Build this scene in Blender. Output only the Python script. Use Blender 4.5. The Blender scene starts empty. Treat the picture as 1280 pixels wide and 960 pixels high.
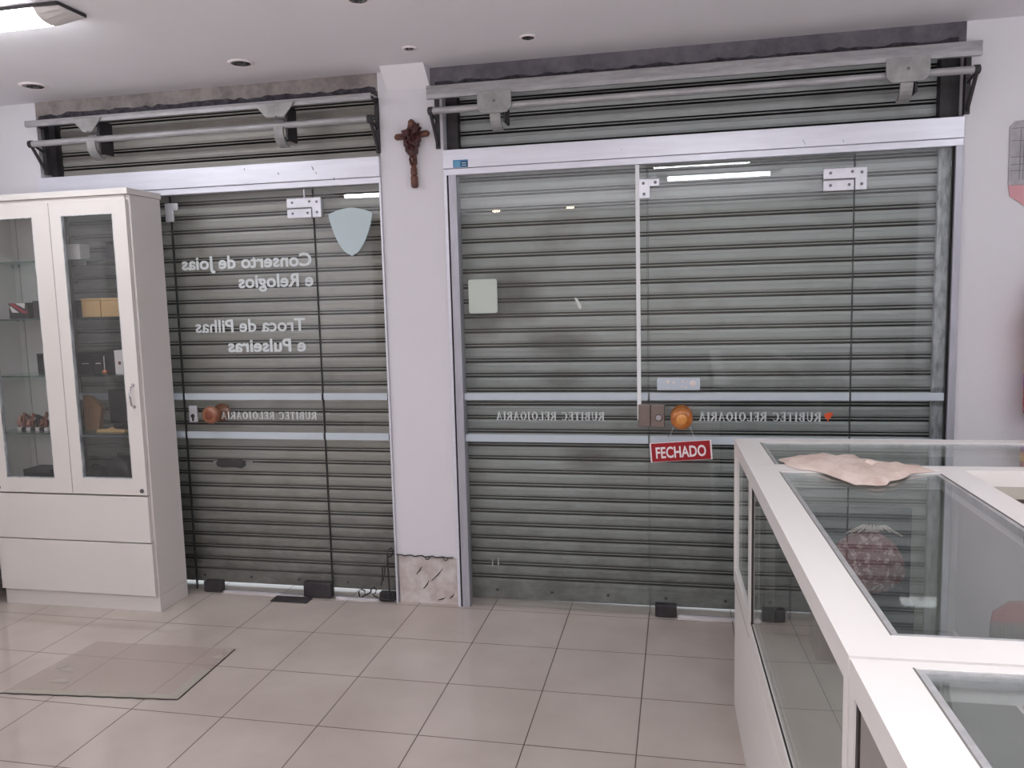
import bpy, bmesh, math, random
from mathutils import Vector, Matrix
random.seed(7)
S = bpy.context.scene
COL = S.collection

# ------------------------------------------------------------------ camera
F, YAW, PITCH, ROLL, CY, CZ = 998.44, 0.2076, -0.1086, -0.0259, -3.7076, 1.5257
def cam_axes():
    cy, sy, cp, sp = math.cos(YAW), math.sin(YAW), math.cos(PITCH), math.sin(PITCH)
    f = Vector((-sy*cp, cy*cp, sp)); r = Vector((cy, sy, 0)); u = r.cross(f)
    c, s = math.cos(ROLL), math.sin(ROLL)
    return c*r+s*u, -s*r+c*u, f
cr, cu, cf = cam_axes()
cd = bpy.data.cameras.new('camera'); cam = bpy.data.objects.new('camera', cd); COL.objects.link(cam)
cd.sensor_width = 36; cd.lens = F/1280*36; cd.clip_start = 0.02
cam.matrix_world = Matrix(((cr.x, cu.x, -cf.x, 0), (cr.y, cu.y, -cf.y, CY), (cr.z, cu.z, -cf.z, CZ), (0, 0, 0, 1)))
S.camera = cam

# ------------------------------------------------------------------ world, exposure
w = bpy.data.worlds.new('world'); S.world = w; w.use_nodes = True
w.node_tree.nodes['Background'].inputs[0].default_value = (0.85, 0.92, 1.0, 1)
w.node_tree.nodes['Background'].inputs[1].default_value = 1.8
S.view_settings.view_transform = 'Standard'; S.view_settings.look = 'None'
S.view_settings.exposure = 0.2; S.view_settings.gamma = 1; S.view_settings.use_curve_mapping = False
S.cycles.transparent_max_bounces = 32
S.cycles.max_bounces = 10
S.cycles.diffuse_bounces = 6
LAMP = 23.5      # emission of the tube diffusers
def area(name, loc, rot, sx, sy, power, col=(1, 1, 1)):
    l = bpy.data.lights.new(name, 'AREA'); l.shape = 'RECTANGLE'; l.size = sx; l.size_y = sy; l.energy = power; l.color = col
    o = bpy.data.objects.new(name, l); COL.objects.link(o); o.location = loc; o.rotation_euler = rot; return o
# unseen upward fill light added behind the camera to lift the ceiling and walls
UP = 190
area('up_fill_light', (-.6, -5.15, 0.60), (math.radians(180), 0, 0), 5.0, 2.0, UP, (.95, .97, 1.0))

# ------------------------------------------------------------------ materials
def lin(c):
    return tuple(((v/255)/12.92 if v <= 10.31 else (((v/255)+0.055)/1.055)**2.4) for v in c)+(1,)
MATS = {}
def mat(name, rgb, rough=0.5, metal=0.0, noise=0.0, nscale=8.0, spec=0.5, bump=0.0, bscale=60, dark=None, stretch=(1,1,1), coat=0, thresh=(0.4, 0.65)):
    """principled with a noise-driven mix between rgb and a second (worn / dirty) colour"""
    m = bpy.data.materials.new(name); m.use_nodes = True; nt = m.node_tree; N = nt.nodes; L = nt.links
    b = N['Principled BSDF']; b.inputs['Roughness'].default_value = rough; b.inputs['Metallic'].default_value = metal
    b.inputs['Specular IOR Level'].default_value = spec
    if coat: b.inputs['Coat Weight'].default_value = coat; b.inputs['Coat Roughness'].default_value = 0.05
    b.inputs['Base Color'].default_value = lin(rgb)
    tc = N.new('ShaderNodeTexCoord'); mp = N.new('ShaderNodeMapping'); mp.inputs['Scale'].default_value = stretch
    L.new(tc.outputs['Object'], mp.inputs[0])
    if noise > 0 or dark:
        n = N.new('ShaderNodeTexNoise'); n.inputs['Scale'].default_value = nscale; n.inputs['Detail'].default_value = 6
        n.inputs['Roughness'].default_value = 0.65
        L.new(mp.outputs[0], n.inputs['Vector'])
        r = N.new('ShaderNodeMapRange'); r.inputs[1].default_value = thresh[0]; r.inputs[2].default_value = thresh[1]
        r.inputs[4].default_value = noise if noise > 0 else 1
        L.new(n.outputs['Fac'], r.inputs[0])
        mx = N.new('ShaderNodeMix'); mx.data_type = 'RGBA'
        L.new(r.outputs[0], mx.inputs['Factor'])
        mx.inputs[6].default_value = lin(rgb); mx.inputs[7].default_value = lin(dark if dark else tuple(v*0.75 for v in rgb))
        L.new(mx.outputs[2], b.inputs['Base Color'])
    if bump > 0:
        n2 = N.new('ShaderNodeTexNoise'); n2.inputs['Scale'].default_value = bscale; n2.inputs['Detail'].default_value = 4
        L.new(mp.outputs[0], n2.inputs['Vector'])
        bp = N.new('ShaderNodeBump'); bp.inputs['Strength'].default_value = bump; bp.inputs['Distance'].default_value = 0.01
        L.new(n2.outputs['Fac'], bp.inputs['Height']); L.new(bp.outputs[0], b.inputs['Normal'])
    MATS[name] = m; return m

def glass_mat(name, tint, f0=0.045, haze=0.0, hazecol=(200, 205, 205)):
    """thin architectural glass: transparent + mirror by a Schlick curve, plus a little surface haze"""
    m = bpy.data.materials.new(name); m.use_nodes = True; nt = m.node_tree; N = nt.nodes; L = nt.links
    N.remove(N['Principled BSDF']); out = N['Material Output']
    t = N.new('ShaderNodeBsdfTransparent'); t.inputs[0].default_value = tint+(1,)
    g = N.new('ShaderNodeBsdfGlossy'); g.inputs['Roughness'].default_value = 0.0; g.inputs[0].default_value = (1, 1, 1, 1)
    lw = N.new('ShaderNodeLayerWeight'); lw.inputs[0].default_value = 0.5
    p = N.new('ShaderNodeMath'); p.operation = 'POWER'; p.inputs[1].default_value = 5
    L.new(lw.outputs['Facing'], p.inputs[0])
    q = N.new('ShaderNodeMath'); q.operation = 'MULTIPLY_ADD'; q.inputs[1].default_value = 1-f0; q.inputs[2].default_value = f0
    L.new(p.outputs[0], q.inputs[0])
    mx = N.new('ShaderNodeMixShader'); L.new(q.outputs[0], mx.inputs[0])
    base = t
    if haze > 0:
        d = N.new('ShaderNodeBsdfDiffuse'); d.inputs[0].default_value = lin(hazecol)
        n = N.new('ShaderNodeTexNoise'); n.inputs['Scale'].default_value = 3; n.inputs['Detail'].default_value = 5
        tc = N.new('ShaderNodeTexCoord'); L.new(tc.outputs['Object'], n.inputs['Vector'])
        h = N.new('ShaderNodeMath'); h.operation = 'MULTIPLY'; h.inputs[1].default_value = haze*2
        L.new(n.outputs['Fac'], h.inputs[0])
        mh = N.new('ShaderNodeMixShader'); L.new(h.outputs[0], mh.inputs[0]); L.new(t.outputs[0], mh.inputs[1]); L.new(d.outputs[0], mh.inputs[2])
        base = mh
    L.new(base.outputs[0], mx.inputs[1]); L.new(g.outputs[0], mx.inputs[2]); L.new(mx.outputs[0], out.inputs[0])
    MATS[name] = m; return m

def frost_mat(name, rgb, alpha, rough=0.5):
    m = bpy.data.materials.new(name); m.use_nodes = True; b = m.node_tree.nodes['Principled BSDF']
    b.inputs['Base Color'].default_value = lin(rgb); b.inputs['Alpha'].default_value = alpha; b.inputs['Roughness'].default_value = rough
    MATS[name] = m; return m

def emit_mat(name, col, st):
    m = bpy.data.materials.new(name); m.use_nodes = True; b = m.node_tree.nodes['Principled BSDF']
    b.inputs['Base Color'].default_value = (0.9, 0.9, 0.9, 1)
    b.inputs['Emission Color'].default_value = col+(1,); b.inputs['Emission Strength'].default_value = st
    MATS[name] = m; return m

def tile_mat():
    m = bpy.data.materials.new('floor_tile'); m.use_nodes = True; nt = m.node_tree; N = nt.nodes; L = nt.links
    b = N['Principled BSDF']; b.inputs['Specular IOR Level'].default_value = 0.5
    tc = N.new('ShaderNodeTexCoord'); sx = N.new('ShaderNodeSeparateXYZ'); L.new(tc.outputs['Object'], sx.inputs[0])
    T = 0.3812
    def ax(out, off):
        a = N.new('ShaderNodeMath'); a.operation = 'SUBTRACT'; L.new(out, a.inputs[0]); a.inputs[1].default_value = off-T/2
        d = N.new('ShaderNodeMath'); d.operation = 'DIVIDE'; L.new(a.outputs[0], d.inputs[0]); d.inputs[1].default_value = T
        f = N.new('ShaderNodeMath'); f.operation = 'FRACT'; L.new(d.outputs[0], f.inputs[0])
        c = N.new('ShaderNodeMath'); c.operation = 'SUBTRACT'; L.new(f.outputs[0], c.inputs[0]); c.inputs[1].default_value = 0.5
        e = N.new('ShaderNodeMath'); e.operation = 'ABSOLUTE'; L.new(c.outputs[0], e.inputs[0])
        fl = N.new('ShaderNodeMath'); fl.operation = 'FLOOR'; L.new(d.outputs[0], fl.inputs[0])
        return e.outputs[0], fl.outputs[0]
    ex, fx = ax(sx.outputs[0], -0.9058); ey, fy = ax(sx.outputs[1], -0.413)
    # the tile id must change AT the grout, shift by half a tile
    mn = N.new('ShaderNodeMath'); mn.operation = 'MINIMUM'; L.new(ex, mn.inputs[0]); L.new(ey, mn.inputs[1])
    g = N.new('ShaderNodeMapRange'); g.inputs[1].default_value = 0.0035; g.inputs[2].default_value = 0.0065; L.new(mn.outputs[0], g.inputs[0])
    n = N.new('ShaderNodeTexNoise'); n.inputs['Scale'].default_value = 2.2; n.inputs['Detail'].default_value = 6; L.new(tc.outputs['Object'], n.inputs['Vector'])
    nr = N.new('ShaderNodeMapRange'); nr.inputs[1].default_value = 0.35; nr.inputs[2].default_value = 0.7; L.new(n.outputs['Fac'], nr.inputs[0])
    t = N.new('ShaderNodeMix'); t.data_type = 'RGBA'; t.inputs[6].default_value = lin((190, 179, 171)); t.inputs[7].default_value = lin((176, 164, 156))
    L.new(nr.outputs[0], t.inputs['Factor'])
    c = N.new('ShaderNodeMix'); c.data_type = 'RGBA'; c.inputs[6].default_value = lin((74, 62, 58)); L.new(t.outputs[2], c.inputs[7])
    L.new(g.outputs[0], c.inputs['Factor']); L.new(c.outputs[2], b.inputs['Base Color'])
    rr = N.new('ShaderNodeMapRange'); rr.inputs[3].default_value = 0.6; rr.inputs[4].default_value = 0.13; L.new(g.outputs[0], rr.inputs[0]); L.new(rr.outputs[0], b.inputs['Roughness'])
    bp = N.new('ShaderNodeBump'); bp.inputs['Strength'].default_value = 0.35; bp.inputs['Distance'].default_value = 0.002
    L.new(g.outputs[0], bp.inputs['Height']); L.new(bp.outputs[0], b.inputs['Normal'])
    MATS['floor_tile'] = m; return m
tile_mat()

def shutter_mat(name, c1, c2, smears=()):
    m = bpy.data.materials.new(name); m.use_nodes = True; nt = m.node_tree; N = nt.nodes; L = nt.links
    b = N['Principled BSDF']; b.inputs['Metallic'].default_value = 0.25; b.inputs['Roughness'].default_value = 0.5
    tc = N.new('ShaderNodeTexCoord')
    mp = N.new('ShaderNodeMapping'); mp.inputs['Scale'].default_value = (1.4, 1, 2.5); L.new(tc.outputs['Object'], mp.inputs[0])
    n = N.new('ShaderNodeTexNoise'); n.inputs['Scale'].default_value = 3.0; n.inputs['Detail'].default_value = 8; n.inputs['Roughness'].default_value = 0.7
    L.new(mp.outputs[0], n.inputs['Vector'])
    r = N.new('ShaderNodeMapRange'); r.inputs[1].default_value = 0.42; r.inputs[2].default_value = 0.72; r.inputs[4].default_value = 0.45; L.new(n.outputs['Fac'], r.inputs[0])
    a = N.new('ShaderNodeMix'); a.data_type = 'RGBA'; a.inputs[6].default_value = lin(c1); a.inputs[7].default_value = lin(c2); L.new(r.outputs[0], a.inputs['Factor'])
    # large grimy blotches
    n2 = N.new('ShaderNodeTexNoise'); n2.inputs['Scale'].default_value = 2.3; n2.inputs['Detail'].default_value = 4; L.new(tc.outputs['Object'], n2.inputs['Vector'])
    r2 = N.new('ShaderNodeMapRange'); r2.inputs[1].default_value = 0.56; r2.inputs[2].default_value = 0.72; r2.inputs[4].default_value = 0.4; L.new(n2.outputs['Fac'], r2.inputs[0])
    c = N.new('ShaderNodeMix'); c.data_type = 'RGBA'; c.inputs[7].default_value = lin((76, 74, 68)); L.new(a.outputs[2], c.inputs[6]); L.new(r2.outputs[0], c.inputs['Factor'])
    # hand-wiped grime smears, each with its own place on the curtain
    for sxx, szz, rx, rz, amt in smears:
        q = N.new('ShaderNodeMapping'); q.inputs['Location'].default_value = (-sxx/rx, 0, -szz/rz); q.inputs['Scale'].default_value = (1/rx, 0, 1/rz); L.new(tc.outputs['Object'], q.inputs[0])
        ln = N.new('ShaderNodeVectorMath'); ln.operation = 'LENGTH'; L.new(q.outputs[0], ln.inputs[0])
        ad = N.new('ShaderNodeMath'); ad.operation = 'MULTIPLY_ADD'; ad.inputs[1].default_value = 1.6; L.new(n2.outputs['Fac'], ad.inputs[0]); L.new(ln.outputs['Value'], ad.inputs[2])
        mr = N.new('ShaderNodeMapRange'); mr.inputs[1].default_value = 1.75; mr.inputs[2].default_value = 1.1; mr.inputs[4].default_value = amt; L.new(ad.outputs[0], mr.inputs[0])
        e = N.new('ShaderNodeMix'); e.data_type = 'RGBA'; e.inputs[7].default_value = lin((74, 74, 68)); L.new(c.outputs[2], e.inputs[6]); L.new(mr.outputs[0], e.inputs['Factor']); c = e
    # road dirt splashed on the lowest slats
    sx = N.new('ShaderNodeSeparateXYZ'); L.new(tc.outputs['Object'], sx.inputs[0])
    z = N.new('ShaderNodeMapRange'); z.inputs[1].default_value = 0.75; z.inputs[2].default_value = 0.0; z.inputs[4].default_value = 0.75; L.new(sx.outputs[2], z.inputs[0])
    mu = N.new('ShaderNodeMath'); mu.operation = 'MULTIPLY'; L.new(z.outputs[0], mu.inputs[0])
    r3 = N.new('ShaderNodeMapRange'); r3.inputs[1].default_value = 0.3; r3.inputs[2].default_value = 0.6; r3.inputs[3].default_value = 0.35; L.new(n.outputs['Fac'], r3.inputs[0]); L.new(r3.outputs[0], mu.inputs[1])
    d = N.new('ShaderNodeMix'); d.data_type = 'RGBA'; d.inputs[7].default_value = lin((62, 58, 52)); L.new(c.outputs[2], d.inputs[6]); L.new(mu.outputs[0], d.inputs['Factor'])
    L.new(d.outputs[2], b.inputs['Base Color'])
    MATS[name] = m
shutter_mat('galvanised_slat', (158, 162, 161), (140, 141, 138), [(-.80, 1.55, .20, .20, .75), (-.62, 1.30, .30, .10, .7), (-.44, .74, .20, .09, .65), (-.60, 1.12, .16, .06, .5), (-.95, 1.42, .10, .12, .5)])
shutter_mat('weathered_slat', (156, 153, 147), (132, 128, 122))

mat('wall_paint', (215, 212, 217), 0.75, noise=0.25, nscale=2.5, dark=(203, 202, 205), bump=0.05, bscale=120)
mat('rear_wall', (138, 130, 124), 0.8, noise=0.4, nscale=2)
mat('ceiling_paint', (233, 230, 234), 0.85, noise=0.3, nscale=1.5, dark=(223, 221, 223))
mat('lintel_plaster', (150, 141, 138), 0.9, noise=0.8, nscale=9, dark=(104, 97, 96), bump=0.25, bscale=50)
mat('lintel_grey', (112, 106, 114), 0.9, noise=0.8, nscale=9, dark=(80, 75, 84), bump=0.25, bscale=50)
mat('dark_gap', (26, 24, 28), 0.9)
mat('joint_shade', (40, 38, 34), 0.8)  # near-black that stands in for shade between the slats
mat('tar', (40, 36, 44), 0.85, noise=0.6, nscale=30, dark=(90, 86, 92), bump=0.5)
mat('bare_plaster', (206, 200, 197), 0.9, noise=0.9, nscale=11, dark=(178, 163, 158), bump=0.4, bscale=26)
mat('white_aluminium', (218, 218, 228), 0.35, metal=0.25, noise=0.4, nscale=5, dark=(196, 196, 206), stretch=(0.6, 1, 8))
mat('aluminium', (168, 172, 178), 0.35, metal=0.6, noise=0.5, nscale=12, dark=(120, 122, 128), stretch=(4, 4, 0.7))
mat('jamb_aluminium', (176, 176, 186), 0.4, metal=0.3, noise=0.3, nscale=10, stretch=(4, 4, .6))
mat('dirty_aluminium', (202, 206, 210), 0.5, metal=0.3, noise=0.9, nscale=16, dark=(124, 128, 130), stretch=(3, 3, 0.8))
mat('bright_aluminium', (225, 225, 232), 0.25, metal=0.7)
mat('chrome', (200, 200, 205), 0.15, metal=0.95)
mat('patch_steel', (205, 205, 212), 0.35, metal=0.5, noise=0.3, nscale=20)
mat('lock_steel', (150, 138, 134), 0.25, metal=0.9, noise=0.3, nscale=30, stretch=(1, 1, 8))
mat('painted_steel', (168, 166, 168), 0.45, metal=0.25, noise=0.6, nscale=7, dark=(132, 130, 132), stretch=(1, 3, 6))
mat('dusty_steel', (156, 155, 155), 0.55, metal=0.2, noise=0.7, nscale=14, dark=(122, 120, 120), bump=0.1)
mat('dark_steel', (64, 61, 64), 0.6, metal=0.3, noise=0.6, nscale=14, dark=(38, 36, 38))
mat('black_plastic', (26, 25, 27), 0.4, noise=0.4, nscale=20, dark=(40, 38, 40))
mat('screw', (110, 110, 116), 0.4, metal=0.7)
mat('white_laminate', (215, 210, 206), 0.42, noise=0.2, nscale=3, dark=(207, 201, 197))
mat('showcase_laminate', (230, 226, 222), 0.35, noise=0.25, nscale=3, dark=(223, 218, 214))
mat('beige_laminate', (190, 184, 172), 0.5, noise=0.25, nscale=3)
mat('inner_board', (88, 86, 82), 0.7, noise=0.6, nscale=4, dark=(66, 64, 60))
mat('groove_dark', (44, 38, 36), 0.6); mat('groove_grey', (118, 114, 110), 0.6); mat('channel_alu', (196, 196, 196), 0.4, metal=0.4, noise=0.5, nscale=30)
mat('light_board', (176, 174, 166), 0.6, noise=0.3, nscale=4); mat('grey_board', (150, 143, 138), 0.6, noise=0.2, nscale=3)
mat('groove_brown', (86, 76, 68), 0.5, metal=0.3)
mat('walnut_knob', (140, 92, 66), 0.28, noise=0.8, nscale=16, dark=(116, 58, 34), coat=0.6)
mat('oak_knob', (196, 118, 46), 0.28, noise=0.8, nscale=14, dark=(142, 74, 24), coat=0.6)
mat('knob_centre_brown', (112, 48, 26), 0.3, coat=0.5)
mat('knob_centre_oak', (212, 142, 70), 0.3, coat=0.5)
mat('cross_wood', (112, 68, 52), 0.5, noise=0.9, nscale=45, dark=(62, 32, 26), bump=0.5, bscale=90, coat=0.2)
mat('cross_dark', (74, 24, 24), 0.5, noise=0.9, nscale=60, dark=(38, 12, 12), bump=0.6, bscale=90)
mat('white_strip', (226, 228, 230), 0.45)
mat('sign_red', (158, 20, 32), 0.35, noise=0.3, nscale=10, dark=(140, 14, 26))
mat('sign_white', (236, 226, 228), 0.45)
mat('extinguisher_red', (178, 16, 20), 0.25, coat=0.6)
mat('label_yellow', (210, 160, 60), 0.5); mat('label_violet', (160, 90, 160), 0.5); mat('label_white', (215, 205, 205), 0.5)
mat('sticker_blue', (40, 120, 168), 0.4); mat('sticker_navy', (36, 56, 92), 0.4); mat('sticker_pale', (150, 200, 220), 0.4)
mat('sticker_orange', (214, 84, 44), 0.5)
mat('paper_grey', (172, 168, 172), 0.7, noise=0.5, nscale=18); mat('paper_pink', (204, 150, 156), 0.7); mat('ink_grey', (120, 116, 120), 0.7)
mat('tan_card', (194, 160, 112), 0.7, noise=0.4, nscale=12, dark=(178, 142, 96))
mat('kraft', (150, 116, 84), 0.7, noise=0.5, nscale=9)
mat('white_card', (212, 206, 204), 0.6)
mat('black_card', (24, 24, 28), 0.45, noise=0.4, nscale=14, dark=(44, 42, 46))
mat('red_card', (150, 50, 60), 0.5); mat('copper', (190, 120, 88), 0.3, metal=0.8)
mat('strap_brown', (128, 72, 52), 0.55, noise=0.9, nscale=30, dark=(70, 44, 36)); mat('strap_pink', (186, 138, 122), 0.55, noise=0.7, nscale=30, dark=(130, 76, 66))
mat('strap_black', (36, 30, 30), 0.5)
mat('red_knit', (120, 42, 50), 0.85, noise=1.0, nscale=60, dark=(196, 160, 160), bump=1.0, bscale=90, thresh=(0.5, 0.62))
mat('beige_cloth', (222, 204, 194), 0.85, noise=0.7, nscale=9, dark=(186, 160, 148), bump=0.3, bscale=12)
mat('reflector', (150, 145, 142), 0.2, metal=0.8, noise=0.8, nscale=60, dark=(50, 46, 44))
mat('lamp_housing', (205, 200, 198), 0.5); mat('lamp_dark', (50, 46, 48), 0.6)
mat('pavement', (170, 168, 165), 0.9, noise=0.4, nscale=5)
mat('scrap_white', (225, 225, 225), 0.6)
glass_mat('door_glass', (0.965, 0.978, 0.975), 0.029, haze=0.006)
glass_mat('counter_glass', (0.91, 0.94, 0.93), 0.09, haze=0.02)
glass_mat('cabinet_glass', (0.92, 0.925, 0.93), 0.04, haze=0.012)
glass_mat('shelf_glass', (0.62, 0.74, 0.72), 0.06)
frost_mat('stripe_frost', (196, 206, 214), 0.85); frost_mat('text_frost', (212, 218, 220), 0.86)
frost_mat('shield_frost', (186, 202, 206), 0.93); frost_mat('square_frost', (196, 206, 196), 0.92); frost_mat('mat_plastic', (202, 186, 178), 0.3, 0.25)
frost_mat('mat_border', (196, 190, 178), 0.5, 0.4)
mat('glass_edge', (30, 36, 36), 0.3)
mat('silver_label', (186, 196, 206), 0.4, metal=0.2)
emit_mat('tube_light', (0.93, 0.96, 1.0), LAMP); emit_mat('warm_bulb', (1.0, .72, .45), 30.0); emit_mat('bare_tube', (0.93, 0.96, 1.0), LAMP*1.5)

# ------------------------------------------------------------------ mesh helpers
class MB:
    """collects shapes in one bmesh; coordinates are the world's minus the thing's origin"""
    def __init__(s, o=(0, 0, 0)): s.bm = bmesh.new(); s.o = Vector(o); s.sm = False
    def _v(s, p): return s.bm.verts.new(Vector(p)-s.o)
    def box(s, x0, x1, y0, y1, z0, z1):
        v = [s._v((x, y, z)) for x in (x0, x1) for y in (y0, y1) for z in (z0, z1)]
        for f in ((0, 1, 3, 2), (4, 6, 7, 5), (0, 4, 5, 1), (2, 3, 7, 6), (0, 2, 6, 4), (1, 5, 7, 3)): s.bm.faces.new([v[i] for i in f])
        return s
    def hexa(s, pts):
        v = [s._v(p) for p in pts]   # 0-3 bottom ring, 4-7 top ring
        for f in ((3, 2, 1, 0), (4, 5, 6, 7), (0, 1, 5, 4), (1, 2, 6, 5), (2, 3, 7, 6), (3, 0, 4, 7)): s.bm.faces.new([v[i] for i in f])
        return s
    def prism(s, pts2, a0, a1, axis='y'):
        """outline in the other two axes, extruded along axis"""
        def P(u, v, a):
            return {'x': (a, u, v), 'y': (u, a, v), 'z': (u, v, a)}[axis]
        A = [s._v(P(u, v, a0)) for u, v in pts2]; B = [s._v(P(u, v, a1)) for u, v in pts2]
        n = len(pts2)
        s.bm.faces.new(A[::-1]); s.bm.faces.new(B)
        for i in range(n): s.bm.faces.new((A[i], A[(i+1) % n], B[(i+1) % n], B[i]))
        return s
    def tube(s, pts, r, seg=12, cap=True):
        rings = []
        pts = [Vector(p) for p in pts]
        rr = r if isinstance(r, (list, tuple)) else [r]*len(pts)
        up = Vector((0, 0, 1))
        for i, p in enumerate(pts):
            d = (pts[min(i+1, len(pts)-1)]-pts[max(i-1, 0)]).normalized()
            u = up if abs(d.dot(up)) < 0.95 else Vector((1, 0, 0))
            a = d.cross(u).normalized(); b = a.cross(d).normalized()
            rings.append([s._v(p+(a*math.cos(2*math.pi*k/seg)+b*math.sin(2*math.pi*k/seg))*rr[i]) for k in range(seg)])
        for i in range(len(rings)-1):
            for k in range(seg): s.bm.faces.new((rings[i][k], rings[i][(k+1) % seg], rings[i+1][(k+1) % seg], rings[i+1][k]))
        if cap: s.bm.faces.new(rings[0][::-1]); s.bm.faces.new(rings[-1])
        s.sm = True
        return s
    def lathe(s, c, axis, prof, seg=32):
        """prof: (distance along axis, radius)"""
        c = Vector(c); a = Vector(axis).normalized(); u = Vector((0, 0, 1)) if abs(a.z) < .9 else Vector((1, 0, 0))
        p = a.cross(u).normalized(); q = a.cross(p).normalized(); rings = []
        for d, r in prof:
            rings.append([s._v(c+a*d+(p*math.cos(2*math.pi*k/seg)+q*math.sin(2*math.pi*k/seg))*max(r, 1e-4)) for k in range(seg)])
        for i in range(len(rings)-1):
            for k in range(seg): s.bm.faces.new((rings[i][k], rings[i][(k+1) % seg], rings[i+1][(k+1) % seg], rings[i+1][k]))
        s.bm.faces.new(rings[0][::-1]); s.bm.faces.new(rings[-1]); s.sm = True
        return s
    def quad2(s, a, b, wd, y, yt=None):
        """thick line segment in the XZ plane at depth y (flat face looking to -y)"""
        a = Vector(a); b = Vector(b); d = (b-a); n = Vector((-d.y, d.x)).normalized()*wd/2
        s.bm.faces.new([s._v((p.x, y, p.y)) for p in (a-n, b-n, b+n, a+n)])
        return s
    def build(s, name, m, parent=None, bevel=0.0, smooth=None, **props):
        bmesh.ops.recalc_face_normals(s.bm, faces=s.bm.faces)
        me = bpy.data.meshes.new(name); s.bm.to_mesh(me); s.bm.free()
        me.materials.append(MATS[m])
        ob = bpy.data.objects.new(name, me); COL.objects.link(ob)
        if parent is not None: ob.parent = parent
        else: ob.location = s.o
        if (s.sm if smooth is None else smooth):
            me.polygons.foreach_set('use_smooth', [True]*len(me.polygons))
            try: me.set_sharp_from_angle(angle=math.radians(40))
            except Exception: pass
        if bevel > 0:
            bv = ob.modifiers.new('bevel', 'BEVEL'); bv.width = bevel; bv.segments = 2; bv.limit_method = 'ANGLE'; bv.angle_limit = math.radians(40)
        for k, v in props.items(): ob[k] = v
        return ob
def thing(name, label, cat, loc, group=None, rz=0):
    o = bpy.data.objects.new(name, None); COL.objects.link(o); o.location = loc; o.rotation_euler[2] = rz; o.empty_display_size = 0.05
    o['label'] = label; o['category'] = cat
    if group: o['group'] = group
    return o
def tag(o, label, cat, group=None):
    o['label'] = label; o['category'] = cat
    if group: o['group'] = group
    return o
def setting(name, loc):
    o = bpy.data.objects.new(name, None); COL.objects.link(o); o.location = loc; o['kind'] = 'structure'; o.empty_display_size = 0.05
    return o
def st(mb, name, m, bevel=0):
    return mb.build(name, m, None, bevel, kind='structure')

# ------------------------------------------------------------------ writing
def text_mesh(txt, name, m, parent, o, x0, x1, zb, y, cap=None, mirror=False, offset=0.0, rot=0.0, piv=None):
    """text fitted between x0..x1 with baseline zb, flat at depth y; mirror = read from the street side"""
    cu_ = bpy.data.curves.new(name, 'FONT'); cu_.body = txt; cu_.size = 1.0; cu_.offset = offset; cu_.resolution_u = 3
    t = bpy.data.objects.new(name, cu_); COL.objects.link(t)
    bpy.context.view_layer.update()
    dg = bpy.context.evaluated_depsgraph_get()
    me = bpy.data.meshes.new_from_object(t.evaluated_get(dg)); bpy.data.objects.remove(t)
    xs = [v.co.x for v in me.vertices]; wx = max(xs)-min(xs); mn = min(xs)
    sx = (x1-x0)/wx; sz = (cap/0.73) if cap else sx
    for v in me.vertices:
        X = (v.co.x-mn)*sx; Z = v.co.y*sz
        X = (x1-X) if mirror else (x0+X); Z = zb+Z
        if rot:
            dx, dz = X-piv[0], Z-piv[1]; X = piv[0]+dx*math.cos(rot)-dz*math.sin(rot); Z = piv[1]+dx*math.sin(rot)+dz*math.cos(rot)
        v.co = Vector((X, y, Z))-Vector(o)
    bm_ = bmesh.new(); bm_.from_mesh(me)          # tidy the filled glyphs into clean solid slabs
    bmesh.ops.dissolve_degenerate(bm_, dist=1e-5, edges=bm_.edges)
    bmesh.ops.dissolve_limit(bm_, angle_limit=0.01, verts=bm_.verts, edges=bm_.edges)
    for f in bm_.faces:
        f.normal_update()
        if f.normal.y > 0: f.normal_flip()
    g_ = bmesh.ops.extrude_face_region(bm_, geom=bm_.faces[:])
    for v in [e for e in g_['geom'] if isinstance(e, bmesh.types.BMVert)]: v.co.y -= .0006
    bmesh.ops.recalc_face_normals(bm_, faces=bm_.faces); bmesh.ops.triangulate(bm_, faces=bm_.faces)
    bm_.to_mesh(me); bm_.free()
    me.polygons.foreach_set('use_smooth', [False]*len(me.polygons))
    me.materials.clear(); me.materials.append(MATS[m])
    ob = bpy.data.objects.new(name, me); COL.objects.link(ob)
    if parent is not None: ob.parent = parent
    return ob
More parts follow.
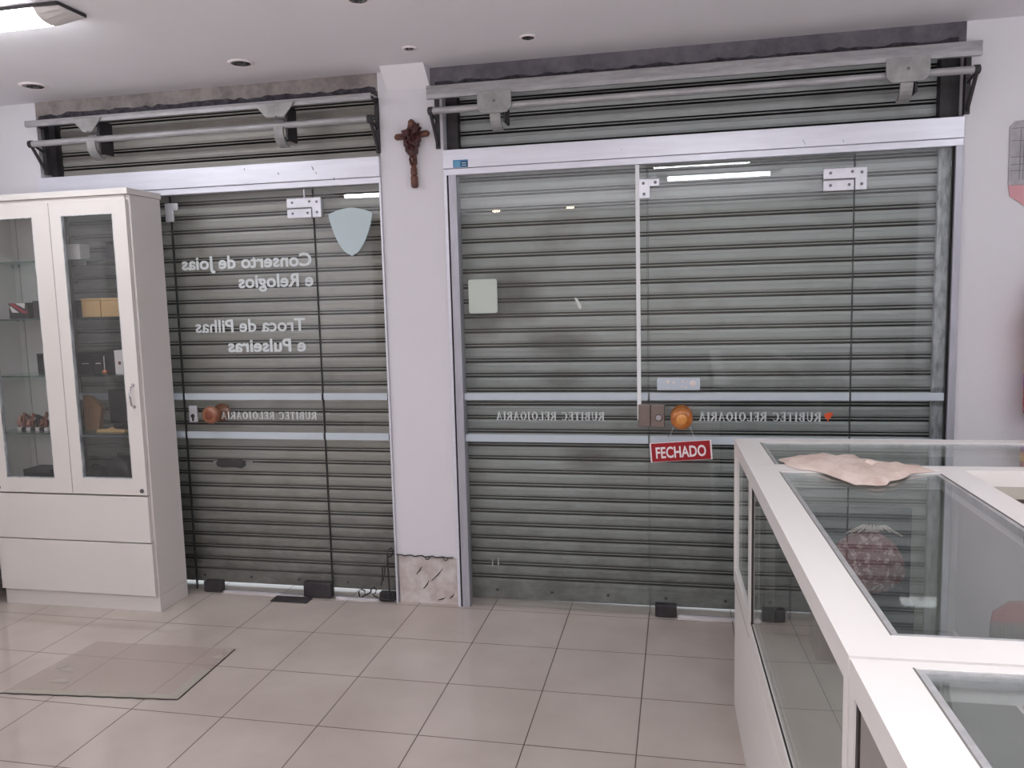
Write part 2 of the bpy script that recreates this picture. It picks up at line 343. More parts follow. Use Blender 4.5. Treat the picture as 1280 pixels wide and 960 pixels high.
# small serif capitals: strokes (x0,y0,x1,y1,width) in a 1-high cell
TK, TN = 0.15, 0.07
GL = {
 'R': (0.78, [(.18, 0, .18, 1, TK), (.02, .03, .36, .03, TN), (.02, .97, .45, .97, TN), (.45, .97, .62, .86, TN), (.62, .88, .62, .64, TK), (.62, .66, .45, .5, TN), (.18, .5, .46, .5, TN), (.42, .5, .72, .03, TK), (.62, .03, .82, .03, TN)]),
 'U': (0.86, [(.18, 1, .18, .25, TK), (.03, .97, .34, .97, TN), (.18, .28, .3, .07, .12), (.28, .05, .55, .05, TN+.02), (.55, .05, .68, .25, TN), (.68, .25, .68, 1, TN), (.56, .97, .82, .97, TN)]),
 'B': (0.74, [(.18, 0, .18, 1, TK), (.02, .03, .45, .03, TN), (.02, .97, .42, .97, TN), (.18, .52, .44, .52, TN), (.42, .97, .56, .86, TN), (.55, .88, .55, .64, TK), (.55, .66, .42, .52, TN), (.44, .52, .61, .4, TN), (.61, .42, .61, .15, TK), (.61, .17, .44, .03, TN)]),
 'I': (0.4, [(.2, 0, .2, 1, TK), (.04, .03, .36, .03, TN), (.04, .97, .36, .97, TN)]),
 'T': (0.74, [(.37, 0, .37, 1, TK), (.2, .03, .54, .03, TN), (.04, .96, .7, .96, TN), (.06, .96, .06, .76, TN), (.68, .96, .68, .76, TN)]),
 'E': (0.7, [(.18, 0, .18, 1, TK), (.02, .04, .62, .04, TN), (.02, .97, .6, .97, TN), (.18, .52, .46, .52, TN), (.46, .62, .46, .4, TN), (.6, .97, .6, .78, TN), (.62, .04, .62, .26, TN)]),
 'C': (0.8, [(.7, .98, .7, .72, TN), (.68, .84, .5, .96, TN), (.52, .97, .3, .9, TN), (.3, .92, .15, .7, .12), (.15, .72, .15, .28, TK), (.15, .3, .3, .08, .12), (.3, .07, .56, .04, TN), (.54, .04, .72, .2, TN)]),
 'L': (0.68, [(.18, 0, .18, 1, TK), (.02, .04, .6, .04, TN), (.02, .97, .36, .97, TN), (.6, .04, .62, .28, TN)]),
 'O': (0.86, [(.13, .3, .13, .7, TK), (.13, .68, .32, .93, .11), (.3, .96, .56, .96, TN), (.54, .93, .73, .68, .11), (.73, .7, .73, .3, TK), (.73, .32, .54, .07, .11), (.56, .04, .3, .04, TN), (.32, .07, .13, .32, .11)]),
 'J': (0.46, [(.26, 1, .26, .1, TK), (.1, .97, .42, .97, TN), (.26, .12, .12, -.06, TN+.02), (.14, -.05, .02, -.02, TN)]),
 'A': (0.84, [(.12, 0, .42, 1, TN), (.42, 1, .7, 0, TK), (.22, .34, .6, .34, TN), (.02, .03, .26, .03, TN), (.56, .03, .84, .03, TN)]),
 ' ': (0.45, [])}
def serif_text(txt, name, parent, o, x0, x1, zb, cap, y):
    tot = sum(GL[c][0]+0.12 for c in txt); k = (x1-x0)/tot; mb = MB(o); cx = 0
    for i, c in enumerate(txt):
        wd, stv = GL[c]
        for a in stv:   # mirrored: it faces the street
            mb.quad2((x1-(cx+a[0])*k, zb+a[1]*cap), (x1-(cx+a[2])*k, zb+a[3]*cap), a[4]*cap*1.3, y)
        cx += wd+0.12
    return mb.build(name, 'text_frost', parent)

# ================================================================== THE ROOM
ZC = 2.595
XA, XB, XR, XL = -1.395, -1.081, 1.153, -3.285      # pillar left/right, right jamb, left jamb
RX0, RX1, RY = -3.98, 2.7, -6.4
BT = 2.2115; LZ = 2.513     # beam top, lintel bottom
st(MB((0, 0, 0)).box(RX0, RX1, RY, 0.26, -0.06, 0), 'floor', 'floor_tile')
st(MB((0, 0, ZC)).box(RX0, RX1, RY, 0.26, ZC, ZC+0.08), 'ceiling', 'ceiling_paint')
st(MB((RX0, RY, 0)).box(RX0-.1, RX0, RY, .26, 0, ZC), 'wall_left', 'wall_paint')
st(MB((RX1, RY, 0)).box(RX1, RX1+.1, RY, .26, 0, ZC), 'wall_right', 'wall_paint')
st(MB((0, RY, 0)).box(RX0-.1, RX1+.1, RY-.1, RY, 0, ZC), 'wall_back', 'rear_wall')
wf = setting('wall_front', (-1.24, 0.13, 0)); O = wf.location
m = MB(O)
m.box(RX0, XL, 0, .25, 0, ZC); m.box(XA, XB, 0, .25, 0.242, ZC); m.box(XR, RX1, 0, .25, 0, ZC)
m.build('painted_wall', 'wall_paint', wf)
# cove at the head of the pillar
MB(O).prism([(-.0005, 2.505), (-.0005, ZC), (-.10, ZC)], XA+.05, -1.135, 'x').build('pillar_cove', 'ceiling_paint', wf)
MB(O).box(XL, XA, 0, .25, LZ, ZC).build('lintel', 'lintel_plaster', wf, label='grey-beige unpainted plaster lintel')
MB(O).box(-1.134, XB, -.0015, -.0002, LZ-.005, ZC).box(XB, XR, 0, .25, LZ, ZC).build('lintel', 'lintel_grey', wf, label='dark grey unpainted lintel')
# raw plaster foot of the pillar
m = MB(O); m.box(XA+.004, XB-.004, .006, .25, 0, .242)
pf = m.build('pillar_foot', 'bare_plaster', wf, label='bare flaking plaster foot of the pillar')
m = MB(O)
for (a, b_) in (((-1.30, .15), (-1.27, .19)), ((-1.22, .12), (-1.16, .185)), ((-1.265, .075), (-1.235, .12)), ((-1.19, .02), (-1.15, .035)), ((-1.13, .03), (-1.105, .06))):
    m.tube([(a[0], .004, a[1]), ((a[0]+b_[0])/2+.004, .003, (a[1]+b_[1])/2), (b_[0], .004, b_[1])], [.0015, .003, .001], 6)
m.build('plaster_crack', 'dark_gap', wf)
# ragged tar line along the two lintels
def ragged(x0, x1, z, h, seedv, y=-.004):
    rnd = random.Random(seedv); m = MB(O); n = int((x1-x0)/.035); top = []; bot = []
    for i in range(n+1):
        x = x0+(x1-x0)*i/n
        top.append((x, z+h*rnd.uniform(.2, 1.0))); bot.append((x, z-h*.6+rnd.uniform(-.002, .002)))
    m.prism(bot+top[::-1], y, .01, 'y'); return m
ragged(XL+.02, XA-.01, LZ+.004, .020, 3).build('bitumen_seam', 'tar', wf)
ragged(XB-.03, XR-.03, LZ+.004, .018, 5).build('bitumen_seam', 'tar', wf)

sv = setting('added_fill_trough', (-.6, -5.15, 0))     # unseen trough added to keep the upward fill light out of glass reflections
for a in ((-3.2, 2.0, -4.10, -4.06), (-3.2, 2.0, -6.24, -6.20), (-3.24, -3.201, -6.24, -4.06), (2.001, 2.04, -6.24, -4.06)):
    MB(sv.location).box(*a, 0, .96 if a[3] == -4.06 and a[2] == -4.10 else .72).build('fill_trough_side', 'showcase_laminate', sv)
MB(sv.location).box(-3.2, 2.0, -6.199, -4.101, .50, .54).build('fill_trough_bed', 'showcase_laminate', sv)

# pavement outside
st(MB((0, 1.6, 0)).box(RX0, RX1, .26, 3.2, -.12, -.03), 'trim_1', 'pavement')
tr = setting('trim_2', (-2.0, .02, 0))
MB(tr.location).box(-2.38, -1.92, .0, .011, .0, .013).build('threshold', 'bright_aluminium', tr)
MB(tr.location).box(-1.74, XA-.11, .0, .011, .0, .011).build('threshold', 'bright_aluminium', tr)
tr = setting('trim_3', (.2, .02, 0))
MB(tr.location).box(-.01, XR-.06, .0, .011, .0, .013).build('threshold', 'bright_aluminium', tr)

# ------------------------------------------------------------------ transom beams and jambs (aluminium frame of each opening)
def frame_of(x0, x1, zb, zt, name, o, left_jamb=True):
    f = setting(name, o)
    m = MB(o); m.box(x0, x1, -.022, .05, zb+.03, zt); m.build('transom', 'white_aluminium', f, .002, label='white painted aluminium transom')
    MB(o).box(x0, x1, -.012, .04, zb, zb+.029).build('transom_lip', 'white_aluminium', f, .002)
    return f
f1 = frame_of(XL, XA-.001, 2.0836, 2.2075, 'trim_4', (-2.34, 0, 0))
MB(f1.location).box(XA-.009, XA-.001, -.012, .02, 0, 2.0836).build('jamb', 'white_aluminium', f1)
MB(f1.location).box(XL+.001, XL+.03, -.012, .02, 0, 2.0836).build('jamb', 'aluminium', f1)
f2 = frame_of(XB+.001, XR-.001, 2.10, 2.215, 'trim_5', (.036, 0, 0))
MB(f2.location).box(XB+.024, XB+.062, -.018, .03, 0, 2.10).build('jamb', 'jamb_aluminium', f2, .002)
MB(f2.location).box(XB+.001, XB+.016, -.018, .03, 0, 2.10).build('edge_profile', 'white_aluminium', f2, .001)
MB(f2.location).box(XR-.030, XR-.001, -.018, .03, 0, 2.10).build('jamb', 'jamb_aluminium', f2, .002)
MB(f2.location).box(XB+.0165, XB+.0235, -.012, .02, 0, 2.10).build('gasket', 'dark_gap', f2)
MB(f2.location).box(XR-.038, XR-.031, -.004, .02, 0, 2.10).build('gasket', 'dark_gap', f2)
# small blue and navy sticker on the transom
m = MB(f2.location); m.box(-1.030, -.958, -.0235, -.0222, 2.132, 2.166); sb = m.build('sticker', 'sticker_blue', f2, label='small blue sticker on the transom')
m = MB(f2.location); m.box(-.992, -.960, -.0243, -.0236, 2.134, 2.160); m.build('sticker_panel', 'sticker_navy', sb)
m = MB(f2.location)
for k in range(3): m.box(-1.026, -.997, -.0243, -.0236, 2.137+k*.009, 2.140+k*.009)
for k in range(2): m.box(-.988, -.966, -.0250, -.0244, 2.139+k*.010, 2.143+k*.010)
m.build('sticker_print', 'sticker_pale', sb)
# sun-bleached stain scratches on the left transom
m = MB(f1.location)
for (x, z, a) in ((-1.74, 2.18, .02), (-1.92, 2.16, .01), (-1.72, 2.15, .006), (-1.63, 2.12, .012), (-2.1, 2.19, .008)):
    m.tube([(x, -.0225, z), (x+a*.5, -.023, z-a)], .0015, 6)
m.build('chip', 'dark_steel', f1)
m = MB(f2.location)
for (x, z, a) in ((.52, 2.16, .02), (-.25, 2.17, .006), (.68, 2.15, .01)):
    m.tube([(x, -.0225, z), (x+a*.5, -.023, z-a)], .0015, 6)
m.build('chip', 'dirty_aluminium', f2)

# ------------------------------------------------------------------ roller shutters
P = 0.0729; PL = .068
def shutter(name, label, x0, x1, y, z0, phase, wedge, sm='galvanised_slat'):
    o = ((x0+x1)/2, y, 0); r = thing(name, label, 'roller shutter', o, 'steel roller shutters')
    prof = [(0.000, .024), (.0022, .024), (.0028, -.003), (.006, -.006), (.0092, -.004), (.0098, .024), (.0154, .024), (.0160, -.003), (.028, -.008), (.050, -.009), (.0525, -.0065), (.066, -.0045), (.0667, .024)]
    cells = [(phase+P*k, P) for k in range(0, 24)]          # upper slats
    zc = phase
    while zc > 0: zc -= PL; cells.insert(0, (zc, PL))       # narrower slats below the lock rail
    pts = []
    for z, pp in cells:
        for dz, dy in prof:
            zz = z+dz*pp/P
            if z0+.055 <= zz <= 2.60: pts.append((zz, y+dy))
    m = MB(o); nx = 1
    rows = []
    for zz, yy in pts:
        rows.append([m._v((x0, yy, zz)), m._v((x1, yy, zz))])
    for i in range(len(rows)-1):
        f = m.bm.faces.new((rows[i][0], rows[i][1], rows[i+1][1], rows[i+1][0]))
        if max(pts[i][1], pts[i+1][1]) > y+.01: f.material_index = 1      # shade in the slat grooves, painted on as a near-black colour
    sc_ = m.build('slat_curtain', sm, r, smooth=False); sc_.data.materials.append(MATS['joint_shade'])
    m = MB(o)
    xm = x0+(x1-x0)*.42
    zl = z0-wedge
    m.hexa([(x0, y-.014, zl), (x1, y-.014, z0), (x1, y+.02, z0), (x0, y+.02, zl), (x0, y-.014, z0+.062), (x1, y-.014, z0+.062), (x1, y+.02, z0+.062), (x0, y+.02, z0+.062)])
    bb = m.build('bottom_bar', sm, r, .003)
    n = int((x1-x0)/.28)
    for i in range(n): MB(o).lathe((x0+.14+i*.28, y-.0145, z0+.035), (0, -1, 0), [(0, .007), (.003, .007), (.005, .003)], 10).build('rivet', 'dark_steel', bb)
    return r, o
s1, s1o = shutter('roller_shutter', 'grey corrugated steel roller shutter behind the narrower left glass doors', XL+.03, XA-.004, .12, .016, 1.027, .0, 'weathered_slat')
s2, s2o = shutter('roller_shutter', 'grey corrugated steel roller shutter behind the wide right glass front', XB+.035, XR-.045, .12, .016, 1.066, .012)
# guide rails
MB(s2o).box(XR-.067, XR-.016, .075, .10, 0, 2.16).build('guide_rail', 'dirty_aluminium', s2, label='dirt-streaked pale guide rail')
MB(s2o).box(XB+.03, XB+.045, .075, .108, 0, 2.16).build('guide_rail', 'aluminium', s2)
MB(s2o).box(XR-.075, XR-.002, .06, .15, 2.161, 2.51).build('guide_head', 'dark_steel', s2)
MB(s2o).box(XB+.002, XB+.055, .06, .15, 2.161, 2.51).build('guide_head', 'dark_steel', s2)
MB(s1o).box(XA-.03, XA-.003, .075, .10, 0, 2.51).build('guide_rail', 'dark_steel', s1)
MB(s1o).box(XL+.003, XL+.04, .075, .10, 0, 2.51).build('guide_rail', 'dark_steel', s1)
MB(s2o).box(XR-.044, XR-.002, .101, .15, 0, 2.16).build('guide_channel', 'dark_steel', s2)
MB(s2o).box(XB+.002, XB+.0345, .101, .15, 0, 2.16).build('guide_channel', 'dark_steel', s2)
MB(s1o).box(XL+.003, XL+.045, .101, .15, 0, 2.51).build('guide_channel', 'dark_steel', s1)
MB(s1o).box(XA-.030, XA-.003, .101, .15, 0, 2.51).build('guide_channel', 'dark_steel', s1)
# lock slot with the worn patch round it on the left shutter
m = MB(s1o); m.prism([(-2.432, .662), (-2.40, .655), (-2.33, .658), (-2.29, .652), (-2.268, .668), (-2.275, .690), (-2.30, .700), (-2.34, .695), (-2.38, .704), (-2.425, .698), (-2.438, .68)], .098, .112, 'y')
lk = m.build('lock_slot', 'dark_gap', s1, 0, label='black lock slot')
MB(s1o).box(-2.46, -2.437, .106, .112, .668, .688).build('lock_bar', 'dusty_steel', s1)
MB(s1o).box(-2.266, -2.23, .106, .112, .672, .690).build('lock_bar', 'dusty_steel', s1)
MB(s2o).prism([(-.490, 1.515), (-.476, 1.512), (-.455, 1.475), (-.458, 1.458), (-.470, 1.465), (-.478, 1.49)], .107, .110, 'y').build('peeling_scrap', 'scrap_white', s2)
for q in ((-.93, .175), (-.90, .18)): MB(s2o).box(q[0], q[0]+.005, .103, .108, q[1], q[1]+.036).build('scratch', 'dirty_aluminium', s2)

# ------------------------------------------------------------------ roller gear above each opening
def gear(label, x0, x1, plates, right_type, zr0, zr1, zp, yr):
    o = ((x0+x1)/2, yr, zp); r = thing('shutter_roller_frame', label, 'shutter frame', o, 'roller frames above the shutters')
    # top rail: an open channel
    m = MB(o)
    m.prism([(yr-.012, zr1), (yr+.055, zr1+.004), (yr+.055, zr1-.002), (yr-.004, zr1-.007), (yr-.004, zr1-.022), (yr-.012, zr1-.024), (yr-.016, zr0+.008), (yr-.004, zr0), (yr-.001, zr0+.004), (yr-.010, zr0+.012), (yr-.006, zr1-.020), (yr-.018, zr1-.016)][::-1] if False else
            [(yr-.014, zr0), (yr+.006, zr0), (yr+.006, zr0+.006), (yr-.006, zr0+.008), (yr-.002, zr1-.008), (yr+.07, zr1-.006), (yr+.07, zr1), (yr-.012, zr1), (yr-.016, zr1-.012), (yr-.010, zr1-.018), (yr-.014, zr0+.018)], x0, x1, 'x')
    m.build('top_rail', 'painted_steel', r, .0015)
    m = MB(o); m.tube([(x0+.015, yr+.004, zp), (x1-.01, yr+.004, zp)], .0155, 16); m.build('roller_pipe', 'painted_steel', r, label='light grey steel pipe')
    for px, wd in plates:
        m = MB(o)
        if right_type:
            pr = [(px-wd/2, zr0+.012), (px-wd/2, zp-.012), (px-wd/2+.022, zp-.034), (px+wd/2-.022, zp-.034), (px+wd/2, zp-.012), (px+wd/2, zr0+.012)]
        else:
            pr = [(px-wd/2-.01, zr0+.016), (px-wd/2-.012, zr0), (px-wd/2+.035, zr0-.05), (px+wd/2-.045, zr0-.05), (px+wd/2, zr0), (px+wd/2+.01, zr0+.016)]
        m.prism(pr, yr-.026, yr-.017, 'y'); hp = m.build('hanger_plate', 'dusty_steel', r, .002)
        m = MB(o); m.lathe((px, yr-.026, (zr0+zp)/2-.008), (0, -1, 0), [(0, .006), (.003, .006), (.005, .002)], 10); m.build('bolt', 'screw', hp)
        # curved strap behind the plate that carries the drum
        m = MB(o); cx = px+.0; rad = .055; n = 10
        zc = zp-.015 if not right_type else zp-.02
        out = []; inn = []
        for i in range(n+1):
            a = math.radians(-60+150*i/n)     # side view arc in y,z
            out.append((yr+.055-math.cos(a)*rad*1.25, zc-.01-math.sin(a)*rad*1.25)); inn.append((yr+.055-math.cos(a)*rad*1.05, zc-.01-math.sin(a)*rad*1.05))
        for i in range(n):
            q = [out[i], out[i+1], inn[i+1], inn[i]]
            m.prism(q, cx-.024, cx+.024, 'x')
        m.build('strap', 'dusty_steel', hp)
        MB(o).box(px+.032, px+.044, yr+.0, yr+.10, zp-.07, zr0+.01).build('drum_bracket', 'dark_steel', r, .003)
    # end brackets: flat bars forming a triangle back to the wall
    for xe, s in ((x0+.012, -1), (x1-.012, 1)):
        m = MB(o)
        m.tube([(xe, yr, zp), (xe, -.004, 2.235)], .0085, 6)
        m.tube([(xe, yr, zp+.004), (xe, -.004, zp-.03)], .006, 6)
        m.box(xe-.010, xe+.010, -.012, .02, 2.225, zr1)
        m.tube([(xe, yr+.0, zr1-.006), (xe, -.004, zr1-.02)], .006, 6)
        m.lathe((xe-.012*s, yr+.004, zp), (s, 0, 0), [(0, .019), (.02, .019), (.024, .012)], 12)
        m.build('end_bracket', 'dark_steel', r)
    return r, o
gear('grey steel roller frame above the wide right glass front, with plain hanging plates', XB-.035, XR+.02, [(-.80, .155), (.90, .165)], True, 2.425, 2.482, 2.375, -.115)
gear('grey steel roller frame above the narrow left doors, with tapered plates and straps', XL+.03, XA+.006, [(-2.88, .13), (-1.86, .17)], False, 2.448, 2.478, 2.365, -.10)

# ------------------------------------------------------------------ glass fronts
GY = 0.006
def pane(o, x0, x1, z0, z1, parent, name='glass_pane', matn='door_glass', edge='both'):
    g = MB(o).box(x0, x1, 0, .009, z0, z1).build(name, matn, parent)
    m = MB(o)
    if edge in ('both', 'left'): m.box(x0-.0008, x0+.0004, -.0004, .0094, z0, z1)
    if edge in ('both', 'right'): m.box(x1-.0004, x1+.0008, -.0004, .0094, z0, z1)
    m.build('glass_edge', 'glass_edge', g)
    return g
def stripes(o, x0, x1, parent):
    for (a, b_) in ((1.035, 1.069), (.832, .868)):
        MB(o).box(x0, x1, -.0012, -.0002, a, b_).build('frosted_stripe', 'stripe_frost', parent)
def patch(o, parent, x0, x1, z0, z1, splitx, splitz, flip):
    """two interlocking steel plates with screws"""
    m = MB(o)
    m.prism([(x0, splitz+.002), (x0, z1), (x1, z1), (x1, z0), (splitx+.002, z0), (splitx+.002, splitz+.002)], -.013, -.0015, 'y')
    a = m.build('patch_fitting', 'patch_steel', parent, .003)
    MB(o).box(x0, splitx-.002, -.013, -.0015, z0, splitz-.002).build('patch_plate', 'patch_steel', a, .003)
    MB(o).box(x0+.004, x1-.004, .010, .022, z0+.004, z1-.004).build('rear_plate', 'patch_steel', a, .003)
    m = MB(o)
    for (x, z) in ((x0+.03, (z1+splitz)/2+.004), (splitx-.01, (z1+splitz)/2+.006), (x1-.022, z1-.022), (x1-.022, z0+.025), (x0+.03, (z0+splitz)/2), (splitx-.022, (z0+splitz)/2)):
        m.lathe((x, -.013, z), (0, -1, 0), [(0, .0065), (.002, .006), (.003, .002)], 12)
    m.build('screw', 'screw', a)
def lock_block(o, parent, x0, x1, z0, z1, name='bottom_fitting'):
    MB(o).box(x0, x1, -.018, .026, z0, z1).build(name, 'dark_steel', parent, .004)

# left: door_1 and its fixed side panels
d1 = setting('door_1', (-2.15, 0, 0)); O1 = d1.location
g = pane(O1, -2.535, -1.757, .012, 2.075, d1); stripes(O1, -2.53, -1.762, d1)
text_mesh('Conserto de Joias', 'lettering', 'text_frost', g, O1, -2.494, -1.776, 1.706, -.001, cap=.066, mirror=True, offset=.026)
text_mesh('e Relogios', 'lettering', 'text_frost', g, O1, -2.181, -1.772, 1.607, -.001, cap=.066, mirror=True, offset=.026)
text_mesh('Troca de Pilhas', 'lettering', 'text_frost', g, O1, -2.440, -1.829, 1.385, -.001, cap=.066, mirror=True, offset=.018)
text_mesh('e Pulseiras', 'lettering', 'text_frost', g, O1, -2.262, -1.831, 1.283, -.001, cap=.066, mirror=True, offset=.026)
serif_text('RUBITEC RELOJOARIA', 'lettering', g, O1, -2.33, -1.793, .935, .038, -.001)
patch(O1, d1, -1.888, -1.707, 1.937, 2.034, -1.757, 1.984, False)
MB(O1).box(-1.80, -1.795, -.004, .01, 2.034, 2.075).build('pivot_pin', 'patch_steel', d1)
lock_block(O1, d1, -2.485, -2.385, .006, .062); lock_block(O1, d1, -1.91, -1.757, .006, .085)
MB(O1).box(-2.06, -1.86, -.09, -.02, 0.0, .008).build('floor_pivot_cover', 'dark_steel', d1, .002)
def knob(o, parent, x, z, mA, mB, r=.052):
    k = MB(o).lathe((x, -.001, z), (0, -1, 0), [(0, .016), (.025, .014), (.030, r*.75), (.036, r*.95), (.046, r), (.058, r*.95), (.066, r*.78), (.068, r*.62)], 40).build('knob', mA, parent)
    MB(o).lathe((x, -.0685, z), (0, -1, 0), [(0, r*.50), (.002, r*.48), (.004, r*.42), (.003, .001)], 32).build('knob_disc', mB, k)
    MB(o).lathe((x, .010, z), (0, 1, 0), [(0, .016), (.025, .014), (.030, r*.75), (.042, r), (.058, r*.95), (.066, r*.6)], 32).build('knob', mA, parent)
knob(O1, d1, -2.355, .962, 'walnut_knob', 'knob_centre_brown', .047)
lk = MB(O1).box(-2.505, -2.457, -.016, -.001, .918, 1.006).build('lock_plate', 'patch_steel', d1, .006)
m = MB(O1); m.lathe((-2.481, -.016, .952), (0, -1, 0), [(0, .011), (.004, .010), (.0042, .005)], 16); m.box(-2.487, -2.475, -.0165, -.0155, .925, .945); m.build('keyhole', 'dark_steel', lk)

w1 = setting('window_1', (-2.9, 0, 0)); pane(w1.location, XL+.032, -2.541, .012, 2.08, w1, edge='right')
MB(w1.location).prism([(-2.56, 1.987), (-2.56, 2.043), (-2.488, 2.043), (-2.488, 2.005), (-2.515, 2.005), (-2.515, 1.95), (-2.56, 1.95)], -.014, -.002, 'y').build('patch_fitting', 'patch_steel', w1, .003)
stripes(w1.location, XL+.034, -2.543, w1)
w2 = setting('window_2', (-1.58, 0, 0)); OW = w2.location
pane(OW, -1.752, XA-.016, .012, 2.08, w2, edge='left'); stripes(OW, -1.75, XA-.018, w2)
# shield-shaped frosted panel
pts = []
for i in range(13):
    t = i/12; x = -.114+.228*t; pts.append((x, .205+.026*math.sin(math.pi*t)))
def side(s):
    out = []
    for i in range(1, 11):
        t = i/10; out.append((s*(.114*(1-t)**.5 if t < 1 else 0)*(1+.06*math.sin(math.pi*t)), .205*(1-t)))
    return out
rt = side(1); lf = side(-1)[:-1][::-1]
out = [(-1.559+x, 1.744+z) for x, z in (pts+rt+lf)]
MB(OW).prism(out, -.010, -.001, 'y').build('frosted_shield', 'shield_frost', w2, .001, label='pale frosted shield-shaped panel')
MB(OW).box(XA-.10, XA-.02, -.016, .022, .006, .05).build('bottom_fitting', 'dark_steel', w2, .003)

# right: window_3, door_2, window_4
w3 = setting('window_3', (-.6, 0, 0)); OX = w3.location
g = pane(OX, XB+.064, -.141, .012, 2.095, w3, edge='right'); stripes(OX, XB+.064, -.142, w3)
serif_text('RUBITEC RELOJOARIA', 'lettering', g, OX, -.866, -.343, .939, .040, -.001)
MB(OX).box(-.190, -.172, -.012, -.001, .945, 2.098).build('edge_strip', 'white_strip', w3, .001, label='narrow white vertical edge strip')
# rounded frosted square
def rrect(x0, x1, z0, z1, r, n=5):
    o_ = []
    for cx, cz, a0 in ((x1-r, z0+r, -90), (x1-r, z1-r, 0), (x0+r, z1-r, 90), (x0+r, z0+r, 180)):
        for i in range(n+1):
            a = math.radians(a0+90*i/n); o_.append((cx+r*math.cos(a), cz+r*math.sin(a)))
    return o_
MB(OX).prism(rrect(-.980, -.840, 1.452, 1.612, .012), -.006, -.001, 'y').build('frosted_square', 'square_frost', w3, .001, label='pale green frosted square')
MB(OX).box(-.185, -.130, -.02, .03, .915, 1.018).build('lock_keeper', 'lock_steel', w3, .003)

d2 = setting('door_2', (.3, 0, 0)); O2 = d2.location
g = pane(O2, -.135, .733, .012, 2.085, d2); stripes(O2, -.133, .731, d2)
serif_text('RUBITEC RELOJOARIA', 'lettering', g, O2, .084, .615, .941, .040, -.001)
MB(O2).prism([(.628, .972), (.648, .984), (.668, .976), (.655, .962), (.660, .955), (.648, .957), (.645, .937), (.638, .955), (.630, .960)], -.0016, -.0002, 'y').build('sticker', 'sticker_orange', d2, label='small torn orange sticker')
MB(O2).prism([(-.178, 2.035), (-.083, 2.035), (-.083, 2.000), (-.125, 2.000), (-.125, 1.948), (-.178, 1.948)][::-1], -.014, -.002, 'y').build('corner_fitting', 'patch_steel', d2, .003)
m = MB(O2)
for (x, z) in ((-.155, 2.015), (-.102, 2.017), (-.152, 1.968)): m.lathe((x, -.014, z), (0, -1, 0), [(0, .007), (.002, .006), (.003, .002)], 12)
m.build('screw', 'screw', d2)
patch(O2, d2, .606, .783, 1.940, 2.036, .733, 1.988, False)
knob(O2, d2, .010, .957, 'oak_knob', 'knob_centre_oak', .050)
lk = MB(O2).box(-.128, -.065, -.024, .03, .913, 1.018).build('lock_box', 'lock_steel', d2, .003)
m = MB(O2); m.lathe((-.093, -.024, .957), (0, -1, 0), [(0, .017), (.004, .016), (.008, .012), (.0082, .004)], 20); m.build('lock_cylinder', 'chrome', lk)
lock_block(O2, d2, -.115, -.015, .006, .062); lock_block(O2, d2, .58, .733, .006, .085)
sl = MB(O2).prism(rrect(-.100, .093, 1.082, 1.139, .006), -.003, -.001, 'y').build('label_plate', 'silver_label', d2, .001, label='silvery label strip with pale marks')
m = MB(O2)
for (x, z, r_) in ((-.05, 1.12, .010), (-.025, 1.118, .006), (.015, 1.122, .007), (.035, 1.12, .004), (.06, 1.112, .015), (-.05, 1.095, .004), (.012, 1.098, .005), (.03, 1.095, .006)):
    m.lathe((x, -.003, z), (0, -1, 0), [(0, r_), (.0006, r_*.9)], 14)
m.build('label_mark', 'label_white', sl)
w4 = setting('window_4', (.92, 0, 0)); pane(w4.location, .737, XR-.040, .012, 2.095, w4, edge='left'); stripes(w4.location, .739, XR-.041, w4)

# FECHADO sign, hung from the oak knob on a thread
ang = math.radians(4.2); sc0 = (.006, .808)
fs = thing('closed_sign', 'small red hanging sign reading FECHADO in white, tilted below the right door knob', 'sign', (.006, -.05, .80))
OS = fs.location
def rot2(x, z): return (sc0[0]+x*math.cos(ang)-z*math.sin(ang), sc0[1]+x*math.sin(ang)+z*math.cos(ang))
def rbox(mb, x0, x1, z0, z1, y0, y1):
    mb.prism([rot2(x0, z0), rot2(x1, z0), rot2(x1, z1), rot2(x0, z1)], y0, y1, 'y'); return mb
rbox(MB(OS), -.138, .138, -.045, .045, -.050, -.046).build('board', 'sign_white', fs, .001)
bd = rbox(MB(OS), -.131, .131, -.0425, .0425, -.0515, -.050).build('red_field', 'sign_red', fs)
text_mesh('FECHADO', 'lettering', 'sign_white', fs, OS, sc0[0]-.112, sc0[0]+.112, sc0[1]-.026, -.0522, cap=.052, offset=.022, rot=ang, piv=sc0)
m = MB(OS)
m.tube([(rot2(-.055, .045)[0], -.048, rot2(-.055, .045)[1]), (-.012, -.032, .955), (.010, -.022, .974), (.032, -.032, .955), (rot2(.07, .045)[0], -.048, rot2(.07, .045)[1])], .0012, 6)
m.build('thread', 'patch_steel', fs)

# ------------------------------------------------------------------ carved wooden cross on the pillar
cx = -1.226
cs = thing('wooden_cross', 'small carved dark wooden cross hanging on the white pillar', 'cross', (cx, -.02, 2.05)); OC = cs.location
def knot(pts, r, name, mt, seg=10):
    return MB(OC).tube(pts, r, seg).build(name, mt, cs)
knot([(cx-.001, -.020, 2.366), (cx-.001, -.020, 2.358), (cx-.002, -.020, 2.33), (cx, -.02, 2.29), (cx, -.02, 2.20)], [.006, .015, .018, .017, .015], 'upright', 'cross_wood')
knot([(cx+.001, -.02, 2.21), (cx+.001, -.02, 2.18), (cx+.002, -.02, 2.160), (cx+.002, -.02, 2.150), (cx+.003, -.02, 2.14), (cx+.003, -.02, 2.112), (cx+.003, -.02, 2.106), (cx+.003, -.02, 2.10), (cx+.004, -.02, 2.06), (cx+.004, -.02, 2.05)], [.016, .019, .018, .011, .015, .016, .011, .017, .017, .012], 'lower_shaft', 'cross_wood')
